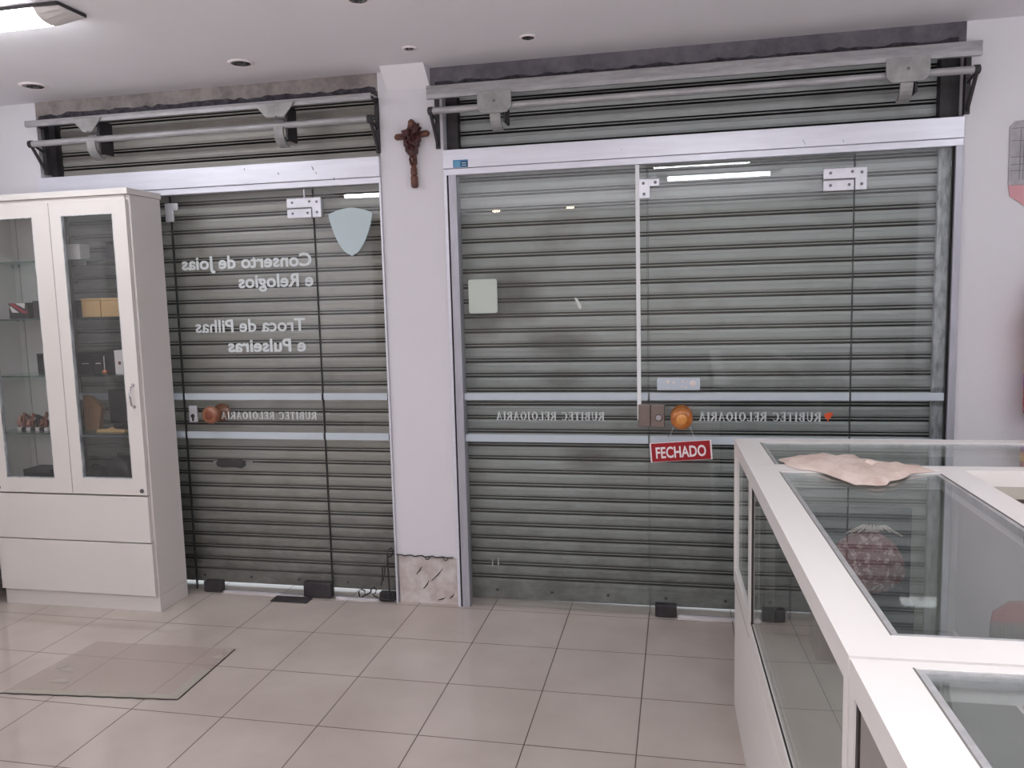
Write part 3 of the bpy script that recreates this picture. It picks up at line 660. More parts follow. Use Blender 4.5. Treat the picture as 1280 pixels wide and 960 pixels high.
knot([(cx-.086, -.02, 2.287), (cx-.078, -.02, 2.288), (cx-.04, -.02, 2.290), (cx+.04, -.02, 2.294), (cx+.076, -.02, 2.297), (cx+.085, -.02, 2.298)], [.007, .015, .015, .015, .015, .007], 'crossbar', 'cross_wood')
rnd = random.Random(11); m = MB(OC)
body = [(-.048, 2.312), (-.020, 2.318), (-.01, 2.330), (.012, 2.322), (.020, 2.352), (.024, 2.330), (.038, 2.345), (.032, 2.325), (.050, 2.325), (.036, 2.312), (.052, 2.302), (.040, 2.285), (.044, 2.262), (.036, 2.260), (.035, 2.238), (.027, 2.240), (.026, 2.208), (.016, 2.200), (.0, 2.190), (-.018, 2.202), (-.02, 2.210), (-.028, 2.214), (-.030, 2.240), (-.036, 2.240), (-.036, 2.275), (-.050, 2.285), (-.040, 2.300)]
m.prism([(cx+x, z) for x, z in body], -.046, -.012, 'y'); m.build('carved_relief', 'cross_dark', cs, .004)
m = MB(OC)
for i in range(12):
    a = rnd.uniform(0, 6.28); x = cx+rnd.uniform(-.025, .03); z = rnd.uniform(2.225, 2.315); l = rnd.uniform(.012, .03)
    m.tube([(x, -.046, z), (x+math.cos(a)*l*.5, -.058, z+math.sin(a)*l*.5), (x+math.cos(a)*l, -.050, z+math.sin(a)*l)], [.006, .007, .002], 6)
m.build('carved_leaf', 'cross_dark', cs)
m = MB(OC)
for k in range(2):
    for s in (-1, 1):
        m.tube([(cx+.002, -.036, 2.20), (cx+s*.011, -.038, 2.180), (cx+.002, -.036, 2.155)], .004, 6)
m.build('carved_scroll', 'cross_dark', cs)

# ------------------------------------------------------------------ cable and bent wire
m = MB((-1.24, -.006, .245))
pts = [(-1.40, -.006, .252)]+[(-1.39+.29*i/16, -.008-.003*math.sin(i*1.7), .250-.004*i/16+.003*math.sin(i*2.1)) for i in range(17)]
m.tube(pts, .0035, 8)
for cxx in (-1.235, -1.14): m.tube([(cxx-.012, -.008, .246), (cxx-.006, -.010, .234), (cxx+.006, -.010, .233), (cxx+.014, -.008, .245)], .0025, 6)
tag(m.build('cable', 'black_plastic'), 'thin black cable running across the pillar above its bare plaster foot', 'cable')
m = MB((-1.46, -.03, .05)); y = -.03
m.tube([(-1.432, y, .022), (-1.434, y, .11), (-1.437, y, .20), (-1.436, y, .255), (-1.428, y, .285), (-1.415, y, .292), (-1.406, y, .280), (-1.408, y, .262), (-1.418, y, .248), (-1.430, y, .245)], .0045, 8)
m.tube([(-1.475, y, .095), (-1.468, y, .13), (-1.466, y, .19), (-1.458, y, .198), (-1.452, y, .185), (-1.455, y, .16), (-1.466, y, .12)], .0035, 8)
m.tube([(-1.595, y, .03), (-1.60, y, .055), (-1.585, y, .07), (-1.565, y, .06), (-1.568, y, .035), (-1.585, y, .028), (-1.56, y, .040), (-1.535, y, .055), (-1.53, y, .075), (-1.515, y, .085), (-1.503, y, .07), (-1.51, y, .052), (-1.525, y, .05), (-1.515, y, .035), (-1.49, y, .026), (-1.46, y, .022), (-1.432, y, .022)], .004, 8)
tag(m.build('bent_wire', 'black_plastic'), 'bent black wire hook standing on the floor beside the pillar', 'wire')

# ------------------------------------------------------------------ tall display cabinet on the left
CX0, CX1, CYF, CYB = -3.455, -2.547, -.30, -.068
cb = thing('display_cabinet', 'tall white display cabinet with two framed glass doors over two drawers', 'cabinet', (-3.0, -.18, 0)); OB = cb.location
MB(OB).box(CX1-.022, CX1, CYF+.004, CYB, .085, 2.055).build('side_panel', 'white_laminate', cb, .0015)
MB(OB).box(CX0, CX0+.022, CYF+.004, CYB, .085, 2.055).build('side_panel', 'white_laminate', cb, .0015)
MB(OB).box(CX0-.02, CX1+.008, CYF-.022, CYB, 2.056, 2.084).build('top_board', 'white_laminate', cb, .0015)
MB(OB).box(CX0, CX1-.022, CYF-.006, CYB, 2.034, 2.055).build('top_rail', 'white_laminate', cb, .0015)
MB(OB).box(CX0+.022, CX1-.022, CYF+.02, CYB, .600, .618).build('display_floor', 'white_laminate', cb)
MB(OB).box(CX0+.0, CX1-.0, CYF+.004, CYB, 0, .084).build('plinth', 'white_laminate', cb, .0015)
MB(OB).box(CX0+.022, CX1-.022, CYB-.012, CYB, .085, .60).build('back_panel', 'white_laminate', cb)
MB(OB).box(-3.188, CX1-.022, CYB-.006, CYB, .618, 2.034).build('back_glass', 'cabinet_glass', cb)
MB(OB).box(-3.398, -3.19, CYB-.006, CYB+.004, .618, 2.034).build('back_board', 'white_laminate', cb)
MB(OB).box(CX0+.022, -3.4035, CYB-.006, CYB+.004, .618, 2.034).build('back_board', 'white_laminate', cb)
MB(OB).box(-3.4032, -3.3983, CYB-.002, CYB+.004, .618, 2.034).build('back_board_joint', 'dark_gap', cb)
for i, z in enumerate((1.763, 1.479, 1.193, .902)):
    MB(OB).box(CX0+.024, CX1-.024, CYF+.02, CYB-.012, z-.008, z).build('glass_shelf', 'shelf_glass', cb)
for z in (1.763, 1.479, 1.193, .902):
    for x in (CX0+.03, -3.39, -2.985, CX1-.03): MB(OB).lathe((x, CYB-.012, z-.014), (0, -1, 0), [(0, .005), (.016, .005)], 8).build('shelf_support', 'chrome', cb)
def cab_door(x0, x1, gx0, gx1, z0, z1, gz0, gz1, y, hx=None, kx=None):
    d = MB(OB); 
    d.box(x0, gx0, y-.020, y, z0, z1); d.box(gx1, x1, y-.020, y, z0, z1); d.box(gx0, gx1, y-.020, y, z0, gz0); d.box(gx0, gx1, y-.020, y, gz1, z1)
    d = d.build('door', 'white_laminate', cb)
    MB(OB).box(gx0-.004, gx1+.004, y-.012, y-.008, gz0-.004, gz1+.004).build('door_glass', 'cabinet_glass', d)
    m = MB(OB)
    e = .003
    m.box(gx0, gx0+e, y-.0205, y-.001, gz0, gz1); m.box(gx1-e, gx1, y-.0205, y-.001, gz0, gz1); m.box(gx0, gx1, y-.0205, y-.001, gz0, gz0+e); m.box(gx0, gx1, y-.0205, y-.001, gz1-e, gz1)
    m.build('glass_bead', 'dirty_aluminium', d)
    if hx:
        m = MB(OB); m.tube([(hx, y-.02, 1.148), (hx, y-.040, 1.138), (hx, y-.048, 1.095), (hx, y-.040, 1.052), (hx, y-.02, 1.042)], .0045, 8)
        for z in (1.148, 1.042): m.lathe((hx, y-.020, z), (0, -1, 0), [(0, .009), (.004, .007)], 12)
        m.build('handle', 'chrome', d)
    m = MB(OB); m.lathe((kx, y-.020, z0+.022), (0, -1, 0), [(0, .011), (.005, .010), (.006, .004)], 14); m.build('lock', 'screw', d)
cab_door(-2.975, -2.556, -2.912, -2.630, .603, 2.032, .684, 1.969, CYF, hx=-2.589, kx=-2.583)
cab_door(-3.430, -2.978, -3.357, -3.074, .603, 2.032, .678, 1.969, CYF-.001, kx=-3.412)
for (z0, z1, x1) in ((.362, .594, -2.556), (.088, .356, -2.552)):
    d = MB(OB).box(CX0+.004, x1, CYF-.020, CYF+.003, z0, z1).build('drawer', 'white_laminate', cb, .0015)

# neighbouring cabinet run along the left wall, only its edge shows
nb = thing('side_cabinet', 'white cabinet at the left edge of the picture, meeting the display cabinet', 'cabinet', (-3.72, -1.1, 0)); ON = nb.location
MB(ON).box(-3.975, -3.480, -1.9, -.34, .085, 2.05).build('carcass', 'white_laminate', nb, .002)
MB(ON).box(-3.975, -3.500, -1.9, -.34, 0, .084).build('plinth', 'white_laminate', nb)
for i in range(3):
    d = MB(ON).box(-3.479, -3.462, -1.895+i*.52, -1.895+i*.52+.512, .09, .59).build('door', 'white_laminate', nb, .0015)
    MB(ON).lathe((-3.462, -1.41+i*.52, .47), (1, 0, 0), [(0, .008), (.006, .006)], 12).build('lock', 'screw', d)

# ---- contents of the cabinet
def box_thing(name, label, cat, x0, x1, z0, h, y0, y1, m_, group=None, extra=None, bevel=.002):
    o = ((x0+x1)/2, (y0+y1)/2, z0); t = thing(name, label, cat, o, group)
    b = MB(o).box(x0, x1, y0, y1, z0, z0+h-.012).build('box_body', m_, t, bevel)
    l = MB(o).box(x0-.001, x1+.001, y0-.001, y1+.001, z0+h-.0115, z0+h).build('lid', m_, t, bevel)
    if extra: extra(o, b)
    return t
G = 'cabinet boxes'
box_thing('gift_box', 'tan gift box on the second shelf, the left one of the tan pair', 'box', -2.922, -2.815, 1.4795, .092, -.22, -.12, 'tan_card')
box_thing('gift_box', 'tan gift box on the second shelf, right behind the cabinet door frame', 'box', -2.811, -2.705, 1.4795, .092, -.22, -.12, 'tan_card')
box_thing('gift_box', 'dark box squeezed left of the two tan boxes', 'box', -2.985, -2.935, 1.4795, .085, -.19, -.12, 'black_card')
def wrap(o, b):
    m = MB(o); y = -.2412
    m.prism([(-3.325, 1.558), (-3.30, 1.558), (-3.232, 1.515), (-3.222, 1.52), (-3.222, 1.505), (-3.25, 1.508)], y-.001, y, 'y'); m.build('red_print', 'red_card', b)
    m = MB(o); m.prism([(-3.325, 1.545), (-3.31, 1.54), (-3.27, 1.51), (-3.31, 1.512)], y-.001, y, 'y').prism([(-3.29, 1.558), (-3.23, 1.558), (-3.235, 1.53)], y-.001, y, 'y'); m.build('white_print', 'white_card', b)
box_thing('gift_box', 'black box with red and white pattern on the second shelf', 'box', -3.330, -3.215, 1.4795, .080, -.24, -.15, 'black_card', extra=wrap)
box_thing('gift_box', 'small plain brownish black box right of the patterned one', 'box', -3.205, -3.165, 1.4795, .088, -.22, -.14, 'dark_steel')
box_thing('gift_box', 'black box alone on the third shelf behind the left door', 'box', -3.218, -3.120, 1.1935, .105, -.21, -.12, 'black_card')
def line(o, b): MB(o).box(-2.955, -2.915, -.2112, -.21, 1.245, 1.248).build('printed_line', 'white_card', b)
def line2(o, b): MB(o).box(-2.875, -2.845, -.2112, -.21, 1.245, 1.249).build('printed_line', 'white_card', b)
box_thing('gift_box', 'black box with a thin white line, first of the third-shelf row', 'box', -2.990, -2.897, 1.1935, .108, -.21, -.12, 'black_card', extra=line)
box_thing('gift_box', 'black box with a short pale mark in the middle of the third shelf', 'box', -2.893, -2.745, 1.1935, .108, -.21, -.12, 'black_card', extra=line2)
pd = thing('pendant', 'silver pendant with a copper ball in front of the black boxes', 'pendant', (-2.805, -.235, 1.1935)); OP = pd.location
MB(OP).tube([(-2.805, -.235, 1.215), (-2.805, -.235, 1.285)], .004, 8).build('chain', 'chrome', pd)
MB(OP).lathe((-2.805, -.235, 1.1937), (0, 0, 1), [(0, .006), (.004, .012), (.012, .015), (.02, .012), (.025, .005)], 16).build('ball', 'copper', pd)
def dot(o, b): MB(o).lathe((-2.715, -.24, 1.25), (0, -1, 0), [(0, .009), (.002, .007)], 12).build('brown_seal', 'knob_centre_brown', b)
box_thing('card_box', 'upright white card box with a brown seal at the right end', 'box', -2.742, -2.690, 1.1935, .120, -.24, -.18, 'white_card', extra=dot)
box_thing('gift_box', 'small white box on the top glass shelf', 'box', -2.978, -2.905, 1.7635, .078, -.22, -.15, 'white_card')
box_thing('gift_box', 'small black box on the top glass shelf', 'box', -2.775, -2.715, 1.7635, .088, -.20, -.12, 'black_card')
# rolled straps on the fourth shelf
rnd = random.Random(4)
for i in range(7):
    x = -3.345+i*.027; z = .9025; mt = ('strap_pink', 'strap_brown', 'strap_pink', 'strap_brown', 'strap_black', 'strap_brown', 'strap_brown')[i]
    lab = ('pinkish strap roll at the left end of the row', 'brown strap roll second from the left', 'pinkish strap roll in the middle of the row', 'brown strap roll just right of the middle', 'black strap roll among the brown ones', 'brown strap roll second from the right', 'brown strap roll at the right end of the row')[i]
    h = .072+.02*math.sin(i*2.3); o = (x, -.2, z); t = thing('watch_strap_roll', lab, 'strap roll', o, 'watch straps on the fourth shelf')
    MB(o).tube([(x-.002, -.22, z+.022), (x-.003, -.228, z+h*.6), (x, -.215, z+h), (x+.003, -.19, z+h*.8), (x+.002, -.182, z+.025)], [.0085, .0095, .010, .0095, .008], 10).build('strap', mt, t)
    MB(o).box(x-.011, x+.011, -.232, -.176, z+.0, z+.018).build('holder', 'white_card' if i % 2 == 0 else 'strap_black', t, .002)
# right side of the fourth shelf
m = MB((-2.93, -.18, .9025)); m.prism([(-2.985, .9025), (-2.905, .9025), (-2.880, 1.02), (-2.940, 1.075), (-2.985, 1.082)], -.19, -.16, 'y')
tag(m.build('cardboard_sheet', 'kraft', None, .002), 'brown cardboard sheet with a cut corner leaning on the fourth shelf', 'cardboard')
o = (-2.79, -.16, .9025); t = thing('small_screen', 'black flat screen standing on the fourth shelf behind the right door', 'screen', o)
MB(o).box(-2.868, -2.712, -.150, -.130, .935, 1.11).build('screen_body', 'black_plastic', t, .003)
MB(o).box(-2.860, -2.720, -.1515, -.150, .945, 1.10).build('screen_face', 'black_card', t)
MB(o).box(-2.82, -2.76, -.19, -.11, .9025, .934).build('stand', 'black_plastic', t, .002)
tag(MB((-2.8, -.23, .9025)).prism([(-2.875, .9027), (-2.715, .9027), (-2.715, .912), (-2.79, .916), (-2.80, .925), (-2.815, .916), (-2.872, .914)], -.245, -.215, 'y').build('wood_offcut', 'tan_card', None, .001), 'pale wooden strip lying before the black screen', 'wood strip')
# floor of the display compartment
box_thing('flat_case', 'dark flat case on the cabinet floor, with another on top', 'case', -3.345, -3.175, .6185, .045, -.26, -.12, 'black_card')
box_thing('flat_case', 'dark flat case topmost of the two on the cabinet floor', 'case', -3.325, -3.165, .664, .040, -.25, -.13, 'black_card')
def lump(name, label, x0, x1, z0, z1, y0, y1, seed):
    rnd = random.Random(seed); o = ((x0+x1)/2, (y0+y1)/2, z0); t = thing(name, label, 'bag', o)
    m = MB(o); n = 20; rings = []
    for j in range(9):
        v = j/8; rr = math.sin(math.pi*min(.97, .18+v*.8))**.45
        ring = []
        for i in range(n):
            a = 2*math.pi*i/n; k = 1+.08*math.sin(3*a+seed+v*4)
            ca, sa = math.cos(a), math.sin(a)
            X = math.copysign(abs(ca)**.55, ca); Y = math.copysign(abs(sa)**.55, sa)
            ring.append(m._v(((x0+x1)/2+X*rr*k*(x1-x0)/2.15, (y0+y1)/2+Y*rr*k*(y1-y0)/2.2, z0+.001+v*(z1-z0)+.006*math.sin(2*a)*v)))
        rings.append(ring)
    for j in range(8):
        for i in range(n): m.bm.faces.new((rings[j][i], rings[j][(i+1) % n], rings[j+1][(i+1) % n], rings[j+1][i]))
    m.bm.faces.new(rings[0][::-1]); m.bm.faces.new(rings[-1]); m.sm = True
    m.build('pouch', 'black_card', t)
    MB(o).tube([((x0+x1)/2-.03, (y0+y1)/2, z1), ((x0+x1)/2-.015, (y0+y1)/2-.01, z1+.022), ((x0+x1)/2+.02, (y0+y1)/2-.01, z1+.02), ((x0+x1)/2+.03, (y0+y1)/2, z1)], .004, 8).build('handle', 'black_plastic', t)
lump('soft_case', 'low black soft case on the cabinet floor, the left of two', -2.985, -2.875, .6185, .705, -.25, -.13, 1)
lump('soft_case', 'taller black soft case on the cabinet floor near the door lock', -2.865, -2.70, .6185, .765, -.25, -.12, 2)

# ------------------------------------------------------------------ glass counters on the right (turned 1.5 degrees)
TH = math.radians(1.45); A0 = Vector((.193, -.775, 0))
def bead(t, x0, x1, y0, y1, H=1.0):
    o = (0, 0, 0); e = .011
    for q in ((x0, x0+e, y0, y1), (x1-e, x1, y0, y1), (x0+e, x1-e, y1-e, y1), (x0+e, x1-e, y0, y0+e)):
        MB(o).box(*q, H-.02, H-.0015).build('glass_channel', 'channel_alu', t)
    g = .0028
    for q in ((x0-g, x0, y0, y1), (x1, x1+g, y0, y1)):
        MB(o).box(*q, H-.02, H+.0004).build('channel_gap', 'groove_grey', t)
def counter(name, label, x0, x1, y0, y1, far, near, solid_left=False, board='light_board', end=False):
    """local frame: origin at the L corner, x to the right, y towards the street"""
    t = thing(name, label, 'counter', tuple(A0), 'white framed glass counters', TH); o = (0, 0, 0)
    R_, D, H = .080, .046, 1.0; g = .0028
    m = MB(o)   # top frame
    m.box(x0, x0+R_-g, y0, y1, H-D, H); m.box(x1-R_+g, x1, y0, y1, H-D, H)
    m.box(x0+R_-g, x1-R_+g, y1-far, y1, H-D, H); m.box(x0+R_-g, x1-R_+g, y0, y0+near, H-D, H)
    m.build('top_frame', 'showcase_laminate', t)
    bead(t, x0+R_, x1-R_, y0+near, y1-far)
    MB(o).box(x0+R_+.004, x1-R_-.004, y0+near+.004, y1-far-.004, H-.009, H-.003).build('top_glass', 'counter_glass', t)
    # lower carcass
    MB(o).box(x0+.001, x1-.004, y0+.001, y1-.001, 0, .450).build('base_carcass', 'showcase_laminate', t, .002)
    MB(o).box(x0, x0+.022, y0+.001, y1-.001, .462, .522).build('bottom_rail', 'showcase_laminate', t)
    MB(o).box(x0+.010, x0+.02, y0+.003, y1-.003, .4505, .4615).build('rail_groove', 'groove_brown', t)
    MB(o).box(x0+.004, x0+.0075, y0+.003, y1-.003, .5222, .5252).build('glass_groove', 'groove_dark', t)
    MB(o).box(x0+.022, x1-.02, y0+.003, y1-.003, .4505, .520).build('display_floor', board, t)
    P_ = .028
    for py in (y0+.001, y1-P_-.001):
        MB(o).box(x0, x0+P_, py, py+P_, .532, H-D).build('corner_post', 'showcase_laminate', t)
        MB(o).box(x0+P_, x0+P_+.014, py, py+P_, .532, H-D).build('post_channel', 'groove_dark', t)
    MB(o).box(x0+.003, x0+.012, y1-P_-.014, y1-P_-.0015, .532, H-D).build('glass_groove', 'groove_dark', t)
    if solid_left:
        MB(o).box(x0+.006, x0+.016, y0+P_+.0015, y1-P_-.015, .532, H-D).build('side_board', 'grey_board', t)
    else:
        MB(o).box(x0+.006, x0+.012, y0+P_+.0015, y1-P_-.015, .5315, H-D-.0005).build('side_glass', 'counter_glass', t)
    MB(o).box(x1-.018, x1, y0+.001, y1-.001, .532, H-D).build('rear_board', board, t)
    if end: MB(o).box(x0+.045, x1-.02, y1-.022, y1-.014, .532, .945).build('end_board', 'light_board', t)
    return t
# back counter along the shop front
t = thing('corner_counter', 'long narrow glass-topped counter parallel to the shutters, beyond the foreground counter', 'counter', tuple(A0), 'white framed glass counters', TH); o = (0, 0, 0)
X1, Y0, Y1 = 1.95, -.495, 0.0
m = MB(o); m.box(0, .0792, Y0, Y1, .954, 1.0); m.box(X1-.0792, X1, Y0, Y1, .954, 1.0); m.box(.0792, X1-.0792, Y1-.072, Y1, .954, 1.0); m.box(.0792, X1-.0792, Y0, Y0+.055, .954, 1.0)
m.build('top_frame', 'showcase_laminate', t)
bead(t, .082, X1-.082, Y0+.055, Y1-.072)
MB(o).box(.086, X1-.086, Y0+.059, Y1-.076, .990, .9965).build('top_glass', 'counter_glass', t)
MB(o).box(.004, X1-.004, Y0+.003, Y1-.003, 0, .455).build('base_carcass', 'showcase_laminate', t)
MB(o).box(0, .022, Y0+.001, Y1-.001, .475, .53).build('bottom_rail', 'showcase_laminate', t)
MB(o).box(.004, .02, Y0+.003, Y1-.003, .4555, .4745).build('rail_groove', 'groove_brown', t)
MB(o).box(.022, X1-.02, Y0+.003, Y1-.003, .4555, .528).build('display_floor', 'light_board', t)
for py in (Y0+.001, Y1-.027):
    MB(o).box(0, .026, py, py+.026, .53, .954).build('corner_post', 'showcase_laminate', t)
    MB(o).box(.026, .040, py, py+.026, .53, .954).build('post_channel', 'groove_dark', t)
MB(o).box(.008, .014, Y0+.028, Y1-.028, .5305, .9535).build('side_glass', 'counter_glass', t)
MB(o).box(.038, X1-.002, Y1-.016, Y1-.010, .5305, .9535).build('front_glass', 'counter_glass', t)
MB(o).box(X1-.02, X1-.002, Y0+.028, Y1-.028, .5305, .9535).build('end_board', 'showcase_laminate', t)
# rear of it, seen over the foreground counter: sliding boards
MB(o).box(.62, 1.22, Y0+.004, Y0+.016, .53, .905).build('sliding_board', 'beige_laminate', t, .001)
MB(o).box(1.20, X1-.03, Y0+.018, Y0+.030, .53, .905).build('sliding_board', 'beige_laminate', t, .001)
MB(o).box(.60, X1-.03, Y0+.001, Y0+.02, .918, .9535).build('rear_rail', 'beige_laminate', t, .001)
MB(o).box(.60, X1-.03, Y0+.006, Y0+.02, .9055, .9175).build('rail_groove', 'groove_brown', t)
W_ = .592
counter('glass_counter', 'foreground glass counter module with a red bundle inside, nearer the shutters', 0, W_, -1.760, -.497, .046, .080, end=True)
counter('glass_counter', 'nearest glass counter module at the bottom right, with a solid white side', 0, W_, -2.95, -1.768, .020, .08, solid_left=True, board='inner_board')

# things in and on the counter
def loc2w(x, y, z): return tuple(A0+Matrix.Rotation(TH, 3, 'Z') @ Vector((x, y, z)))
tag(MB((.48, -1.36, .53)).box(.27, .63, -1.372, -1.36, .529, .915).build('display_board', 'black_card', None, .002), 'dark upright board standing inside the foreground glass counter', 'board')
tag(MB((.50, -1.47, .53)).box(.36, .60, -1.53, -1.40, .529, .70).build('storage_box', 'black_card', None, .003), 'black box inside the counter under the red bundle', 'box')
rb = thing('red_bundle', 'dark red speckled bundle on the black box inside the glass counter', 'bundle', (.50, -1.46, .70)); o = rb.location
def blob(mb, c, r, seed, n=26, k=16, amp=.12):
    rnd = random.Random(seed); ph = [rnd.uniform(0, 6) for _ in range(6)]; rings = []
    top = mb._v((c[0], c[1], c[2]+r[2])); bot = mb._v((c[0], c[1], c[2]-r[2]))
    for j in range(1, k):
        v = math.pi*j/k; ring = []
        for i in range(n):
            u = 2*math.pi*i/n; f = 1+amp*(math.sin(3*u+ph[0])*math.sin(2*v+ph[1])+.5*math.sin(7*u+ph[2])*math.sin(5*v+ph[3])+.3*math.sin(13*u+ph[4]+4*v))
            ring.append(mb._v((c[0]+r[0]*f*math.sin(v)*math.cos(u), c[1]+r[1]*f*math.sin(v)*math.sin(u), c[2]+r[2]*min(1, f)*math.cos(v))))
        rings.append(ring)
    for i in range(n):
        mb.bm.faces.new((top, rings[0][i], rings[0][(i+1) % n])); mb.bm.faces.new((bot, rings[-1][(i+1) % n], rings[-1][i]))
        for j in range(len(rings)-1): mb.bm.faces.new((rings[j][i], rings[j+1][i], rings[j+1][(i+1) % n], rings[j][(i+1) % n]))
    mb.sm = True; return mb
blob(MB(o), (.50, -1.462, .788), (.088, .055, .087), 3).build('cloth_body', 'red_knit', rb)
m = MB(o)
for i in range(9):
    a = -1.2+i*.3; m.tube([(.51, -1.46, .865), (.51+.03*math.sin(a), -1.47, .892), (.51+.075*math.sin(a), -1.475+.01*math.cos(i), .885-.02*abs(math.sin(a)))], [.004, .003, .002], 6)
m.build('tied_strands', 'beige_cloth', rb)
# pale crumpled paper across the cross rail
outl = [(.299, -1.150), (.325, -1.120), (.352, -1.098), (.377, -1.070), (.392, -1.095), (.430, -1.085), (.470, -1.080), (.506, -1.082), (.535, -1.105), (.548, -1.150), (.575, -1.175), (.619, -1.222), (.665, -1.235), (.700, -1.262), (.714, -1.281), (.68, -1.30), (.64, -1.315), (.615, -1.36), (.591, -1.393), (.560, -1.415), (.54, -1.462), (.517, -1.474), (.485, -1.465), (.462, -1.470), (.43, -1.39), (.405, -1.335), (.375, -1.30), (.345, -1.293), (.315, -1.24), (.312, -1.19)]
m = MB((.5, -1.25, 1.0)); cx_, cy_ = .50, -1.24; rnd = random.Random(9); rings = []
for k in range(7):
    f = 1-k/7.5; rings.append([m._v((cx_+(x-cx_)*f, cy_+(y_-cy_)*f, 1.0015+(.003 if k else 0)+(.016*(1-f)**.6+.007*math.sin(x*60+k*1.3)*math.sin(y_*50-k) if k else 0)+(.002 if k else 0))) for x, y_ in outl])
n = len(outl)
for k in range(6):
    for i in range(n): m.bm.faces.new((rings[k][i], rings[k][(i+1) % n], rings[k+1][(i+1) % n], rings[k+1][i]))
m.bm.faces.new(rings[-1]); m.bm.faces.new([m._v((x, y_, 1.0008)) for x, y_ in outl][::-1]); m.sm = True
tag(m.build('crumpled_paper', 'beige_cloth'), 'pale beige crumpled paper lying across the counter cross rail', 'paper')

# ------------------------------------------------------------------ right wall pieces
fe = thing('fire_extinguisher', 'red fire extinguisher on the wall at the right edge of the picture', 'fire extinguisher', (1.46, -.09, .99)); o = fe.location
MB(o).lathe((1.462, -.095, .985), (0, 0, 1), [(0, .066), (.012, .074), (.05, .076), (.40, .076), (.45, .070), (.49, .045), (.51, .022), (.54, .020)], 36).build('cylinder', 'extinguisher_red', fe)
MB(o).lathe((1.462, -.095, 1.10), (0, 0, 1), [(0, .0767), (.055, .0767)], 36).build('violet_label', 'label_violet', fe)
MB(o).lathe((1.462, -.095, 1.156), (0, 0, 1), [(0, .0767), (.04, .0767)], 36).build('yellow_label', 'label_yellow', fe)
MB(o).lathe((1.462, -.095, 1.255), (0, 0, 1), [(0, .0767), (.006, .0767)], 36).build('white_line', 'label_white', fe)
MB(o).box(1.42, 1.47, -.12, -.06, 1.525, 1.56).build('valve', 'dark_steel', fe, .003)
MB(o).tube([(1.462, -.11, 1.56), (1.462, -.15, 1.59), (1.462, -.20, 1.585)], .008, 8).build('lever', 'dark_steel', fe)
MB(o).tube([(1.47, -.09, 1.54), (1.53, -.10, 1.52), (1.54, -.11, 1.40), (1.53, -.11, 1.2)], .009, 8).build('hose', 'black_plastic', fe)
MB(o).box(1.43, 1.46, -.022, -.001, 1.40, 1.50).build('wall_bracket', 'dark_steel', fe)
nt_ = thing('wall_notice', 'grey paper notice with a torn pink lower corner at the right edge', 'notice', (1.45, -.004, 1.85)); o = nt_.location
MB(o).prism([(1.327, 1.93), (1.325, 2.165), (1.345, 2.185), (1.60, 2.2), (1.60, 1.93)], -.006, -.001, 'y').build('sheet', 'paper_grey', nt_)
MB(o).prism([(1.328, 1.928), (1.335, 1.885), (1.37, 1.86), (1.40, 1.835), (1.60, 1.83), (1.60, 1.928)], -.0055, -.001, 'y').build('torn_corner', 'paper_pink', nt_)
m = MB(o)
for z in (2.155, 2.105, 2.04, 2.01, 1.985): m.box(1.333, 1.58, -.0068, -.0062, z, z+.003)
for x in (1.365, 1.378): m.box(x, x+.003, -.0068, -.0062, 1.95, 2.15)
m.build('ruled_line', 'ink_grey', nt_)

# ------------------------------------------------------------------ mat on the floor
mt = thing('floor_mat', 'worn translucent plastic mat on the tiles before the white cabinet', 'mat', (-2.27, -.87, 0)); o = mt.location
q = [(-2.665, -1.150), (-1.915, -1.085), (-1.935, -.636), (-2.62, -.66)]
MB(o).prism(q, .0005, .0035, 'z').build('mat_sheet', 'mat_plastic', mt)
def lerp(a, b, t): return (a[0]+(b[0]-a[0])*t, a[1]+(b[1]-a[1])*t)
c_ = (-2.28, -.88)
inn = [lerp(p_, c_, .13) for p_ in q]
m = MB(o)
for i, (a, b_) in enumerate(((0, .62), (.0, .55))):
    j = i; k = (i+1) % 4
    P0, P1, Q0, Q1 = q[j], q[k], inn[j], inn[k]
    if i == 0: a, b_ = 0, 1
    w0 = [lerp(P0, P1, a), lerp(P0, P1, b_), lerp(Q0, Q1, b_), lerp(Q0, Q1, a)]
    m.prism(w0, .0036, .0044, 'z')
m.build('mat_hem', 'mat_border', mt)
for cxy in ((-2.50, -1.02, .05, .02), (-2.55, -.93, .045, .018), (-2.60, -.90, .02, .03), (-1.97, -.72, .03, .02), (-1.96, -.66, .02, .012)):
    x, y_, a, b_ = cxy; MB(o).prism([(x-a, y_-b_*.4), (x-a*.2, y_-b_), (x+a, y_-b_*.6), (x+a*.8, y_+b_*.5), (x+a*.1, y_+b_)], .0036, .0042, 'z').build('worn_patch', 'mat_border', mt)
m = MB(o); pts = [(-2.665+.75*t/24, -1.153+.065*t/24+.002*math.sin(t*2.2), .003) for t in range(25)]
m.tube(pts, .0022, 6); m.tube([(-1.913, -1.085, .003), (-1.934, -.64, .003)], .002, 6); m.build('dark_edge', 'strap_black', mt)

